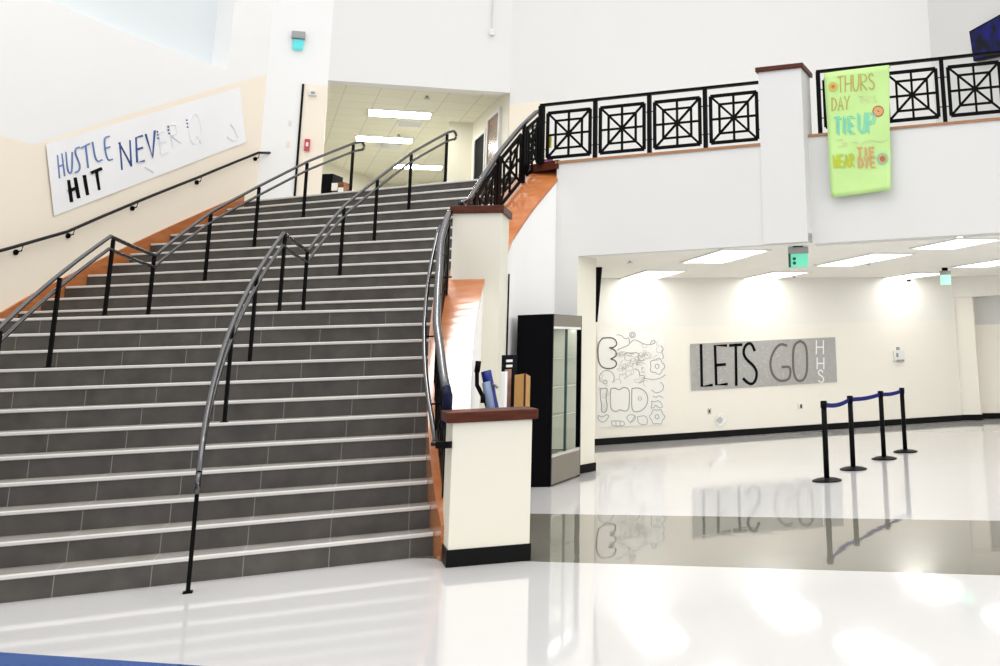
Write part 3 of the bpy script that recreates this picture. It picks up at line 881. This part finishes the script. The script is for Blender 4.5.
lt = [[(135, 482), (149, 575)], [(167, 470), (183, 557)], [(140, 527), (178, 512)], [(211, 458), (225, 542)], [(248, 440), (291, 422)], [(267, 432), (279, 518)]]
strokes(mb, straight(lt, cc), cpo, .044)
mb.build('black_letters', M['ink_black'], t)
mb = MB()
lt = [[(590, 240), (564, 250), (575, 355), (606, 345)], [(568, 300), (598, 290)], [(612, 218), (632, 320)], [(612, 215), (645, 215), (650, 250), (622, 265), (668, 300)], ell(735, 235, 28, 72, n=30), [(745, 270), (765, 300)],
      [(905, 210), (925, 235), (940, 275)], [(890, 270), (915, 290), (940, 290)], [(500, 415), (540, 440)]]
strokes(mb, straight(lt, cc), cpo, .018)
tag(mb.build('faint_letters', M['ink_faint'], t), 'barely visible pale letters')
mb = MB()
for x, y in ((558, 245), (559, 260), (561, 276), (609, 222), (610, 237), (613, 253), (697, 190), (699, 206), (701, 223)): strokes(mb, straight([[(x, y), (x + 2, y + 2)]], cc), cpo, .022)
mb.build('dots', M['ink_blue'], t)

# green banner over the balcony railing
GP0 = bal(cR, SET - .10)
def grp(x, y, off): return at_plane(x, y, GP0, AB) - nb * off
t = thing('green_banner', 'lime green paper banner hung over the balcony railing, lettered THURSDAY TIE DYE', 'banner', grp(860, 197, 0))
mb = MB(); sheet(mb, [(824, 73), (889, 65), (891, 190), (831.5, 198)], grp, 14, 24, lambda u, v: .02 * sin(u * 5 + v * 2) * v + .012 * sin(v * 11 + u * 3) + .05 * max(0, v - .8))
a, b = grp(824, 73, 0), grp(889, 65, 0)
mb.sweep([[a, a + Vector((0, 0, -.02)), b + Vector((0, 0, -.02)), b], [a + nb * .14 + Vector((0, 0, .015)), a + nb * .14, b + nb * .14, b + nb * .14 + Vector((0, 0, .015))]])
mb.build('sheet', M['green_paper'], t, smooth=True)
def qc(x, y): return (815 + x / 4.593, 60 + y / 4.593)
def rip(x, y):
    u = (x - 824 - (y - 70) * .06) / 63; v = (y - 70) / 125
    return .02 * sin(u * 5 + v * 2) * v + .012 * sin(v * 11 + u * 3) + .05 * max(0, v - .8)
grpo = lambda x, y, o: grp(x, y, rip(x, y) + .006 + o)
def word(txt, x0, x1, y0, y1, skew, width, m, name, gap=.25, lab=None, double=0):
    mb = MB(); n = len(txt); wd = (x1 - x0) / n
    for i, ch in enumerate(txt):
        xa = x0 + i * wd; s = skew * (xa - x0)
        strokes(mb, straight(cell(ch, xa + wd * gap / 2, y0 + s, xa + wd * (1 - gap / 2), y1 + s, skew), qc), grpo, width)
        if double: strokes(mb, straight(cell(ch, xa + wd * gap / 2 + double, y0 + s + double, xa + wd * (1 - gap / 2) + double, y1 + s + double, skew), qc), grpo, width)
    return mb.build(name, m, t)
word('THURS', 100, 278, 78, 150, -.10, .013, M['ink_orange'], 'thurs_letters')
word('DAY', 75, 162, 175, 235, -.12, .013, M['ink_orange'], 'day_letters')
word('THIS', 200, 285, 165, 195, -.05, .008, M['ink_pink'], 'faint_top_letters')
word('TIE', 85, 178, 262, 335, -.05, .016, M['ink_teal'], 'tie_letters', double=9)
word('UP', 192, 275, 245, 330, -.08, .016, M['ink_teal'], 'up_letters', double=9)
word('WEAR', 82, 180, 440, 495, -.12, .015, M['ink_olive'], 'wear_letters', double=5)
word('TIE', 190, 272, 402, 442, -.04, .012, M['ink_peach'], 'orange_tie_letters', double=5)
word('DYE', 195, 275, 447, 492, -.04, .012, M['ink_peach'], 'dye_letters', double=5)
mb = MB()
strokes(mb, conv([[(100, 370), (130, 360), (125, 390), (150, 375), (140, 400)], [(170, 380), (200, 372), (190, 388)], [(215, 385), (250, 365), (300, 375), (330, 365)], [(110, 400), (150, 390)]], qc), grpo, .009)
mb.build('faint_middle_letters', M['ink_pink'], t)
for cx_, cy_, r, c1, c2 in ((84, 124, 20, 'ink_olive', 'ink_orange'), (290, 235, 24, 'ink_red', 'ink_peach'), (310, 453, 25, 'ink_teal', 'ink_red')):
    mb = MB()
    strokes(mb, [[qc(x, y) for x, y in ell(cx_, cy_, r, r, n=28)]], grpo, .016, M[c1])
    strokes(mb, [[qc(x, y) for x, y in ell(cx_, cy_, r * .68, r * .68, n=24)]], grpo, .024, M['ink_peach'])
    strokes(mb, [[qc(x, y) for x, y in ell(cx_, cy_, r * .42, r * .42, n=20)]], grpo, .016, M[c2])
    strokes(mb, [[qc(x, y) for x, y in ell(cx_, cy_, r * .14, r * .14, n=12)]], grpo, .010, M['ink_red'])
    tag(mb.build('target_circle', None, t), 'ringed circle drawn in brown and orange')

# ------------------------------------------------------------------ piers of the stair
e186 = Vector((cos(radians(186.5)), sin(radians(186.5)), 0)); f186 = Vector((-e186.y, e186.x, 0))
PA = [C + e186 * 8.15, C + e186 * 7.62]
PA += [PA[1] - f186 * .56, PA[0] - f186 * .56]
def grow(P, d):
    c = sum(P, Vector()) / len(P); return [c + (p - c) * (1 + d / (p - c).length) for p in P]
t = thing('stair_pier', 'tall cream pier with a red-brown wood cap beside the stair landing', 'pier', sum(PA, Vector()) / 4)
mb = MB(); mb.prism(PA, 0, 3.13); mb.build('shaft', M['cream'], t)
mb = MB(); mb.prism(grow(PA, .045), 3.13, 3.215); mb.build('wood_cap', M['cap'], t, bevel=.006)
BF, BR = Vector((-2.54, 7.87, 0)), Vector((-1.96, 8.04, 0))
dl = Vector((-.42, .907, 0))
PB = [BF, BR, BR + dl * .42, BF + dl * .42]
t = thing('stair_pier', 'low cream pier with a red-brown wood cap at the foot of the stairs', 'pier', sum(PB, Vector()) / 4)
mb = MB(); mb.prism(PB, 0, 1.055); mb.build('shaft', M['cream'], t, bevel=.004)
mb = MB(); mb.prism(grow(PB, .054), 1.055, 1.135); mb.build('wood_cap', M['cap'], t, bevel=.008)
mb = MB(); mb.prism(grow(PB, .014), .002, .125); mb.build('base_trim', M['base'], t)

# narrow dark edge strip on the wall behind the tall pier
a = pol(7.90, 174.6); 
mb = MB(); q = at_plane(508.3, 300, (-3.2, 12.2, 0), AB); zt = at_plane(508, 274, (-3.2, 12.2, 0), AB).z
zb = at_plane(508, 356, (-3.2, 12.2, 0), AB).z; mb.box((q.x, q.y, (zt + zb) / 2), (.011, .02, zt - zb), AB)
tag(mb.build('corner_guard', M['dark']), 'thin dark vertical strip beside the tall cream pier', 'corner guard')

# ------------------------------------------------------------------ handrails on the stair
def dens(pts, n=5):
    """densify a list of (deg, R, z) along the curve"""
    out = []
    for a, b in zip(pts, pts[1:]):
        k = max(1, int(abs(a[0] - b[0]) / 1.5))
        for i in range(k): out.append(tuple(a[j] + (b[j] - a[j]) * i / k for j in range(3)))
    return out + [pts[-1]]
def stair_rail(label, Rf, posts, group):
    z_top = [(206.75, .80), (204.4, 1.02), (186.2, 2.95), (181.2, 2.84), (175.0, 3.55), (170.7, 4.05), (166.4, 4.56), (162.2, 5.0), (161.6, 5.04)]
    R = lambda d: interp(d, Rf)
    base = pol(R(206.7), 206.7, 0)
    t = thing('handrail', label, 'handrail', base, group)
    up = dens([(d, R(d), z) for d, z in z_top])
    lo = dens([(d, R(d), z - .135) for d, z in z_top])
    # rounded returns at both ends
    P = [pol(r, d, z) for d, r, z in up]
    Q = [pol(r, d, z) for d, r, z in lo]
    def cap_loop(p, q, out):
        mid = (p + q) / 2; h = (p - q).length / 2
        u = (p - q).normalized()
        return [mid + u * h * cos(a) + out * h * sin(a) for a in frange(0, pi, 8)][1:-1]
    outL = (P[0] - P[1]); outL.z = 0; outL.normalize(); outR = (P[-1] - P[-2]); outR.z = 0; outR.normalize()
    mb = MB(); mb.tube(P + cap_loop(P[-1], Q[-1], outR), .021, 10); mb.build('top_rail', M['rail'], t, smooth=True)
    mb = MB(); mb.tube(cap_loop(P[0], Q[0], outL) + Q, .019, 10); mb.build('lower_rail', M['rail'], t, smooth=True)
    for k, d in posts:
        z0 = k * RISE
        zt = interp(-d, sorted([(-a, b) for a, b in z_top])) - .02
        if k == 0: zt -= .09
        e = Vector((cos(radians(d)), sin(radians(d)), 0))
        mb = MB(); mb.bar(pol(R(d), d, z0), pol(R(d), d, zt), .042, .026, side=e)
        mb.box(pol(R(d), d, z0 + .006), (.06, .06, .012), radians(d))
        mb.build('post', M['black'], t)
    return t
PD = [(0, 206.7), (3, TH(3) - .12), (6, TH(6) - .12), (9, TH(9) - .12), (12, TH(12) - .12), (12, 181.3), (15, TH(15) - .1), (18, TH(18) - .1), (21, TH(21) - .1), (24, TH(24) - .1)]
# the middle rail has no post on the third step
stair_rail('black double handrail running up the middle of the staircase', [(161, 10.0), (166.7, 10.11), (171, 10.14), (175, 10.16), (182.5, 10.02), (186, 9.97), (191, 9.92), (196, 9.86), (206.7, 9.75)],
           [p for p in PD if p[0] != 3], None)
stair_rail('black double handrail on the left half of the staircase, nearest the curved wall', [(161, 11.78), (166.7, 11.9), (171, 11.97), (175, 12.0), (182.5, 11.8), (186, 11.76), (191, 11.7), (206.7, 11.6)], PD, None)

# wall handrail
WH = [(206, 0.95), (186.5, 2.95 - .0), (180.2, 2.98), (179.3, 3.05), (175.95, 3.33), (171.57, 3.85), (166.79, 4.42), (161.9, 5.04), (160.6, 5.09)]
t = thing('wall_handrail', 'single dark handrail bracketed along the tan curved wall', 'handrail', pol(13.85, 180, 2.9))
pts = [pol(13.85, d, z) for d, r, z in dens([(d, 13.85, z) for d, z in WH])]
mb = MB(); mb.tube(pts, .022, 10); mb.build('rail', M['wall_rail'], t, smooth=True)
for d in (200, 194, 188, 183.1, 178.7, 175.4, 171.1, 166.4, 161.8):
    z = interp(-d, sorted([(-a, b) for a, b in WH]))
    mb = MB(); a = pol(13.86, d, z - .02); b = pol(13.87, d, z - .085); c_ = pol(13.955, d, z - .10)
    mb.tube([a, b, c_], .009, 8); mb.tube([pol(13.93, d, z - .10), pol(13.955, d, z - .10)], .035, 14)
    mb.build('bracket', M['black'], t)

# inner grab rail along the guard
GH = [(205.7, 8.11, .91), (204.3, 8.12, 1.05), (202.8, 8.14, 1.21), (200.9, 8.16, 1.41), (198.8, 8.18, 1.63), (196.6, 8.20, 1.87), (194.1, 8.22, 2.12), (190.1, 8.26, 2.54), (187.5, 8.28, 2.88), (186.6, 8.28, 2.99)]
t = thing('handrail', 'slim handrail ending on the low cream pier at the right side of the stairs', 'handrail', pol(8.1, 206.6, .9))
pts = [pol(r, d, z) for d, r, z in dens(GH)]
pb = (BF + dl * .12)
pts = [Vector((pb.x, pb.y, .885)) + Vector((.0, 0, 0)), pts[0] + Vector((-.02, 0, -.03))] + pts
mb = MB(); mb.tube(pts, .020, 10); mb.build('rail', M['rail'], t, smooth=True)
mb = MB(); q = at_plane(444, 443, BF, AB); mb.bar(Vector((BF.x - .15, BF.y + .10, .885)), Vector((BF.x - .005, BF.y - .03, .895)), .05, .03)
mb.build('end_bracket', M['black'], t)
for d in (202.5, 197, 191):
    r = interp(d, sorted([(a, b) for a, b, c in GH])); z = interp(d, sorted([(a, c) for a, b, c in GH]))
    mb = MB(); mb.tube([pol(r, d, z), pol(r, d, z - .07), pol(8.03, d, z - .07)], .009, 8); mb.build('bracket', M['black'], t)

# ------------------------------------------------------------------ guards with square pattern panels
def panel_mesh(P, side, m=M['black'], w_=.046, w2=.030):
    """P(u, v): u along, v up in 0..1"""
    mb = MB()
    def B(a, b, ww): mb.bar(P(*a), P(*b), ww, .022, side=side)
    for a, b in (((0, 0), (1, 0)), ((1, 0), (1, 1)), ((1, 1), (0, 1)), ((0, 1), (0, 0))): B(a, b, w_)
    i, k = .19, .81
    for a, b in (((i, i), (k, i)), ((k, i), (k, k)), ((k, k), (i, k)), ((i, k), (i, i)), ((.5, 0), (.5, 1)), ((0, .5), (1, .5)), ((0, 0), (1, 1)), ((0, 1), (1, 0))): B(a, b, w2)
    mb.tube([P(.5, .5) - Vector(side).normalized() * .014, P(.5, .5) + Vector(side).normalized() * .014], .035, 12)
    return mb
def balcony_guard(label, posts, d, s_end, H=0.0, wide=False):
    t = thing('balcony_railing', label, 'railing', bal(posts[0], d, 4.235))
    mb = MB(); mb.bar(bal(posts[0] - .02, d, 5.10 + H), bal(s_end, d, 5.10 + H), .035, .06, side=nb); mb.build('top_rail', M['black'], t)
    for i, s in enumerate(posts):
        mb = MB(); mb.box(bal(s, d, (4.235 + 5.09) / 2 + H), (.09 if wide and i == 0 else .055, .045, 5.09 - 4.235), AB); mb.build('post', M['black'], t)
    for a, b in zip(posts, posts[1:] + [None]):
        if b is None: continue
        x0, x1 = a + (.10 if wide and a == posts[0] else .08), b - .08
        mb = panel_mesh(lambda u, v: bal(x0 + (x1 - x0) * u, d, H + 4.31 + .66 * v), nb)
        for zz in (4.44, 4.84):
            for s_ in (a, x1): mb.bar(bal(s_, d, zz + H), bal(s_ + .085, d, zz + H), .012, .012)
        mb.build('panel', M['black'], t)
    return t
sB = [(Vector((x, y, 0)) - B0).dot(eb) for x, y in ((-3.27, 13.58), (-2.48, 13.36), (-1.68, 13.14), (-.88, 12.92))]
balcony_guard('black railing of four square patterned panels, left of the white pillar', [sB[0] - .03] + sB[1:] + [cL + .025], .06, cL + .0, 0.0, True)
p0 = cR + .16
balcony_guard('black railing of square patterned panels at the right, under the green banner', [p0, p0 + .06 + .80, p0 + .06 + 1.62, p0 + 2.5, p0 + 3.3, p0 + 4.1, p0 + 4.9, p0 + 5.7], SET + .06, p0 + 5.7, .135)

GR = [(206.4, 8.00, 1.12), (204.2, 8.03, 1.34), (201.6, 8.05, 1.62), (199.4, 8.08, 1.85), (197, 8.09, 2.09), (194, 8.11, 2.41), (190.6, 8.16, 2.77), (187.5, 8.17, 3.10), (184, 8.2, 3.26), (177.7, 8.32, 3.48), (171.1, 8.32, 4.29), (167.4, 8.29, 4.74), (164.8, 8.24, 5.05), (164.0, 8.22, 5.10)]
def gR(d): return interp(d, sorted([(a, b) for a, b, c in GR]))
def gZ(d): return interp(d, sorted([(a, c) for a, b, c in GR]))
def stair_guard(label, posts, ext0, ext1, endcap):
    t = thing('stair_guard', label, 'railing', pol(gR(posts[0]) - .05, posts[0], nos(posts[0]) + coff(posts[0])))
    ds = frange(posts[0] + ext0, posts[-1] - ext1, 24)
    mb = MB(); mb.tube([pol(gR(d), d, gZ(d)) for d in ds],   .033, 14, sx=1.1); mb.build('top_rail', M['rail'], t, smooth=True)
    if endcap:
        mb = MB(); d = posts[0]; mb.tube([pol(gR(d), d, gZ(d) + .01), pol(gR(d) - .01, d + .3, gZ(d) - .05), pol(gR(d) - .01, d + .35, gZ(d) - .3)], .040, 12); mb.build('rail_end', M['navy'], t, smooth=True)
    for d in posts:
        z0 = nos(d) + coff(d)
        mb = MB(); r = gR(d) - .02; mb.bar(pol(r, d, z0), pol(r, d, gZ(d)), .05, .04, side=pol(1, d) - C); mb.build('post', M['black'], t)
    for a, b in zip(posts, posts[1:]):
        a2, b2 = a - .5, b + .5
        def P(u, v):
            d = a2 + (b2 - a2) * u
            z0 = nos(d) + coff(d) + .07; z1 = gZ(d) - .10
            return pol(gR(d) - .02, d, z0 + (z1 - z0) * v)
        mb = panel_mesh(P, pol(1, (a + b) / 2) - C); mb.build('panel', M['black'], t)
    return t
stair_guard('curved black guard with patterned panels between the low and the tall cream pier', [204.6, 200.5, 196.4, 192.3, 188.2], .0, 1.5, True)
stair_guard('curved black guard with patterned panels rising to the balcony corner', [181.6, 176.8, 171.7, 166.9, 164.1], .0, 0, False)
# slim rail beside the upper guard
t = thing('handrail', 'slim handrail beside the upper curved guard near the top step', 'handrail', pol(8.42, 178, 3.3))
mb = MB(); mb.tube([pol(8.42, d, interp(-d, [(-182, 3.1), (-178, 3.28), (-163.5, 4.88), (-161.5, 5.0)])) for d in frange(181, 162.3, 16)], .02, 10); mb.build('rail', M['rail'], t, smooth=True)
for d in (176, 169, 164):
    z = interp(-d, [(-182, 3.1), (-178, 3.28), (-163.5, 4.88), (-161.5, 5.0)]); mb = MB(); mb.tube([pol(8.42, d, z), pol(8.41, d, z - .07), pol(8.32, d, z - .07)], .009, 8); mb.build('bracket', M['black'], t)
# two scraps of coloured paper behind the first balcony panel
mb = MB(); slab_on(bal(0, .12), AB, 547, 551.5, 135, 148, .004, mb); tag(mb.build('paper_note', M['yellow']), 'small yellow paper behind the first balcony panel', 'paper')
mb = MB(); slab_on(bal(0, .12), AB, 544, 553, 159, 162.5, .004, mb); tag(mb.build('paper_note', M['magenta']), 'small magenta paper at the foot of the first balcony panel', 'paper')

# ------------------------------------------------------------------ display case
dA = radians(80.4); du = Vector((cos(dA), sin(dA), 0)); dn = Vector((-du.y, du.x, 0))     # dn points to the back of the case
K0 = Vector((-2.76, 12.28, 0)); LW, DP, HT = 1.0, .47, 2.05
def kp(a, b): return K0 + du * a + dn * b
t = thing('display_case', 'tall black display case with glass sliding doors by the opening', 'display case', kp(LW / 2, DP / 2))
mb = MB()
mb.prism([kp(0, 0), kp(.03, 0), kp(.03, DP), kp(0, DP)], 0, HT)
mb.prism([kp(LW - .03, 0), kp(LW, 0), kp(LW, DP), kp(LW - .03, DP)], 0, HT)
mb.prism([kp(.03, .02), kp(LW - .03, .02), kp(LW - .03, DP), kp(.03, DP)], HT - .03, HT)
mb.prism([kp(.03, DP - .03), kp(LW - .03, DP - .03), kp(LW - .03, DP), kp(.03, DP)], .02, HT - .03)
mb.build('body', M['case_black'], t)
mb = MB(); mb.prism([kp(.03, -.004), kp(LW - .03, -.004), kp(LW - .03, .03), kp(.03, .03)], HT - .15, HT - .005); mb.build('header', M['case_grey'], t)
mb = MB(); mb.prism([kp(.03, -.004), kp(LW - .03, -.004), kp(LW - .03, DP - .04), kp(.03, DP - .04)], .02, .33); mb.build('kick_panel', M['case_grey'], t)
mb = MB(); mb.prism([kp(.03, .0), kp(LW - .03, .0), kp(LW - .03, .05), kp(.03, .05)], .331, .365)
mb.build('lower_track', M['chrome'], t)
mb = MB(); mb.prism([kp(.03, .0), kp(LW - .03, .0), kp(LW - .03, .05), kp(.03, .05)], HT - .18, HT - .151); mb.build('upper_track', M['frame_w'], t)
mb = MB(); mb.prism([kp(.035, DP - .05), kp(LW - .035, DP - .05), kp(LW - .035, DP - .035), kp(.035, DP - .035)], .34, HT - .155); mb.build('back_panel', M['mirror'], t)
mb = MB(); mb.prism([kp(.031, .06), kp(.036, .06), kp(.036, DP - .05), kp(.031, DP - .05)], .34, HT - .155)
mb.prism([kp(LW - .036, .06), kp(LW - .031, .06), kp(LW - .031, DP - .05), kp(LW - .036, DP - .05)], .34, HT - .155); mb.build('side_lining', M['case_in'], t)
for z in (.80, 1.15, 1.50):
    mb = MB(); mb.prism([kp(.04, .07), kp(LW - .04, .07), kp(LW - .04, DP - .055), kp(.04, DP - .055)], z, z + .008); sh = mb.build('shelf', M['glass'], t)
    mb = MB(); mb.prism([kp(.04, .062), kp(LW - .04, .062), kp(LW - .04, .07), kp(.04, .07)], z, z + .009); mb.build('shelf_edge', M['frame_w'], sh)
mb = MB(); mb.prism([kp(.06, .08), kp(LW - .06, .08), kp(LW - .06, .14), kp(.06, .14)], HT - .17, HT - .155); mb.build('light_strip', M['strip'], t)
for a, b, o_ in ((.035, .52, .012), (.48, LW - .035, .028)):
    mb = MB(); mb.prism([kp(a, o_), kp(b, o_), kp(b, o_ + .005), kp(a, o_ + .005)], .366, HT - .181); dr = mb.build('sliding_door', M['glass'], t)
mb = MB(); mb.prism([kp(.485, .006), kp(.515, .006), kp(.515, .034), kp(.485, .034)], .366, HT - .181); mb.build('door_stile', M['green_case'], t)

# ------------------------------------------------------------------ stanchions
SP = [(0.56, 12.04), (0.95, 13.04), (1.46, 14.09), (1.86, 14.89)]
labs = ['black belt stanchion standing nearest the grey floor band', 'second black belt stanchion from the left', 'third black belt stanchion from the left', 'black belt stanchion nearest the far wall, end of the row']
def make_stanchion():
    t = thing('stanchion', labs[0], 'stanchion', (SP[0][0], SP[0][1], 0), 'row of belt stanchions')
    x, y = SP[0]
    mb = MB(); mb.disc((x, y, 0), .175, .012, 32); mb.disc((x, y, .012), .175, .018, 32, r2=.12); mb.disc((x, y, .03), .12, .012, 32, r2=.04); mb.build('base', M['black'], t, smooth=False)
    mb = MB(); mb.disc((x, y, .03), .033, .82, 20); mb.build('pole', M['black'], t, smooth=True)
    mb = MB(); mb.disc((x, y, .83), .040, .075, 20); mb.disc((x, y, .905), .040, .008, 20, r2=.03); mb.build('head', M['black'], t, smooth=True)
    return t
st0 = make_stanchion()
for i in range(1, 4):
    s = copy_tree(st0); s.location = (SP[i][0], SP[i][1], 0); s['label'] = labs[i]
bl = ['blue belt sagging between the first two stanchions', 'blue belt between the second and third stanchions', 'blue belt between the last two stanchions']
for i in range(3):
    a = Vector((*SP[i], .865)); b = Vector((*SP[i + 1], .865)); d = (b - a); d.normalize(); a2 = a + d * .04; b2 = b - d * .04
    n = Vector((-d.y, d.x, 0)).normalized() * .0015
    secs = []
    for k in range(13):
        u = k / 12; p = a2.lerp(b2, u) - Vector((0, 0, .035 * 4 * u * (1 - u) * (1 if i == 0 else .5)))
        secs.append([p - n - Vector((0, 0, .026)), p + n - Vector((0, 0, .026)), p + n + Vector((0, 0, .026)), p - n + Vector((0, 0, .026))])
    mb = MB(); mb.sweep(secs); tag(mb.build('barrier_belt', M['belt']), bl[i], 'belt', 'stanchion belts')

# ------------------------------------------------------------------ things stored behind the low pier
def dz(x, y, Y): return at_depth(x, y, Y)
t = thing('carpet_machine', 'blue upright machine with a black bent handle behind the low pier', 'cleaning machine', (dz(492, 400, 9.3).x, 9.3, 0))
mb = MB(); mb.tube([dz(478.5, 361, 9.3), dz(477.0, 372, 9.3), dz(477, 385, 9.3), dz(481, 393, 9.3), dz(486, 402, 9.3), dz(489, 412, 9.3)], .020, 10)
mb.tube([dz(478.5, 361, 9.3), dz(477.0, 372, 9.3)], .027, 10); mb.tube([dz(483, 394, 9.27), dz(482.5, 403, 9.27)], .02, 8); mb.build('handle', M['black'], t, smooth=True)
a = dz(486, 371, 9.35); b = dz(494, 410, 9.35)
mb = MB(); mb.tube([a, a + (b - a) * .22, a + (b - a) * .6, b, Vector((b.x + .03, 9.35, .35))], .048, 14, sx=.9); mb.build('body', M['bluep'], t, smooth=True)
mb = MB(); mb.tube([dz(486, 382, 9.29), dz(490.5, 407, 9.29), Vector((b.x, 9.3, .4))], .038, 12); mb.build('front_tank', M['bluelight'], t, smooth=True)
mb = MB(); mb.tube([dz(490, 395, 9.33), dz(493.5, 384, 9.33), dz(495.5, 385, 9.33), dz(497.5, 388, 9.33)], .014, 8); mb.build('hose_arm', M['grey'], t, smooth=True)
mb = MB(); mb.box((b.x + .03, 9.38, .2), (.34, .42, .32)); mb.disc((b.x + .03, 9.38, .36), .16, .06, 20, r2=.1); mb.build('base_unit', M['bluep'], t, bevel=.04)
mb = MB()
for sx in (-1, 1): mb.tube([(b.x + .03 + sx * .18, 9.5, .08), (b.x + .03 + sx * .14, 9.5, .08)], .08, 16)
mb.build('wheels', M['black'], t)

a = dz(504.5, 357, 10.0); b = dz(512.5, 357, 10.0)
t = thing('framed_poster', 'framed poster standing on edge behind the low pier, left of the cardboard box', 'poster', (a.x, 10.0, 0))
P = [Vector((a.x, 9.9, 0)), Vector((b.x, 10.1, 0))]; nn = Vector((.03, -.03, 0))
zt = dz(508, 355, 10).z
def fr(u, d): return P[0].lerp(P[1], u) + Vector((.9, -.42, 0)).normalized() * d
mb = MB(); mb.prism([fr(.0, 0), fr(1, 0), fr(1, .03), fr(0, .03)], 0, zt); mb.build('frame', M['dark'], t)
mb = MB(); mb.prism([fr(.08, .03), fr(.55, .03), fr(.55, .034), fr(.08, .034)], .06, zt - .14); mb.build('picture', M['pinkp'], t)
mb = MB()
for k in range(2): mb.prism([fr(.15, .03), fr(.6, .03), fr(.6, .036), fr(.15, .036)], zt - .07 - .05 * k, zt - .045 - .05 * k)
mb.build('white_label', M['frame_w'], t)
mb = MB(); p = dz(504.2, 380, 9.75); mb.prism([(p.x - .03, 9.75, 0), (p.x + .008, 9.75, 0), (p.x + .02, 9.79, 0), (p.x - .02, 9.79, 0)], 0, [p.z + .0 + .08] * 4)
tag(mb.build('poster_board', M['paper']), 'narrow white board on edge against the framed poster', 'board')
a = dz(514.5, 375, 9.9); b = dz(525.5, 375, 9.9); c_ = dz(530, 376, 10.1)
t = thing('cardboard_box', 'tall brown cardboard box standing against the black display case', 'box', (a.x, 9.9, 0))
P = [Vector((a.x, 9.9, 0)), Vector((b.x, 9.9, 0)), Vector((c_.x, 10.12, 0)), Vector((a.x + .06, 10.12, 0))]
mb = MB(); mb.prism(P, 0, [a.z, a.z + .012, a.z - .02, a.z - .02]); mb.build('body', M['card'], t, bevel=.004)
mb = MB(); p = P[1]; mb.prism([p + Vector((-.014, -.002, 0)), p + Vector((.004, -.002, 0)), p + Vector((.004, .01, 0)), p + Vector((-.014, .01, 0))], .9, a.z + .015); mb.build('open_flap', M['cap'], t)

# black hanging panel at the edge of the opening
a = dz(595.5, 264, 15.2); b = dz(602, 264, 15.2); c_ = dz(597, 322, 15.2)
mb = MB(); mb.sweep([[Vector((a.x - .1, 15.2, a.z)), Vector((b.x, 15.2, a.z)), Vector((c_.x, 15.2, c_.z)), Vector((c_.x - .1, 15.2, c_.z))], [Vector((a.x - .1, 15.25, a.z)), Vector((b.x, 15.25, a.z)), Vector((c_.x, 15.25, c_.z)), Vector((c_.x - .1, 15.25, c_.z))]])
tag(mb.build('hanging_panel', M['dark']), 'narrow black tapering panel hanging at the left edge of the opening', 'panel')

# television upstairs
t = thing('television', 'wall television with a dark blue screen above the right railing', 'television', at_plane(985, 60, W2, A3))
n3 = Vector((-e3.y, e3.x, 0))
if n3.dot(EYE - W2) < 0: n3 = -n3
def tv(x, y, off): return at_plane(x, y, W2, A3) + n3 * off
for name, m, cs, o0, o1 in (('frame', 'black', ((974.5, 32), (1024, 5), (1027, 52), (979, 62)), .03, .10), ('screen', 'screen', ((976, 33.2), (1022, 8), (1025, 50), (980, 59.5)), .10, .105)):
    mb = MB(); mb.sweep([[tv(x, y, o0) for x, y in cs], [tv(x, y, o1) for x, y in cs]]); mb.build(name, M[m], t)
mb = MB(); mb.sweep([[tv(x, y, 0) for x, y in ((990, 30), (1005, 26), (1005, 50), (990, 52))], [tv(x, y, .03) for x, y in ((990, 30), (1005, 26), (1005, 50), (990, 52))]]); mb.build('wall_mount', M['black'], t)
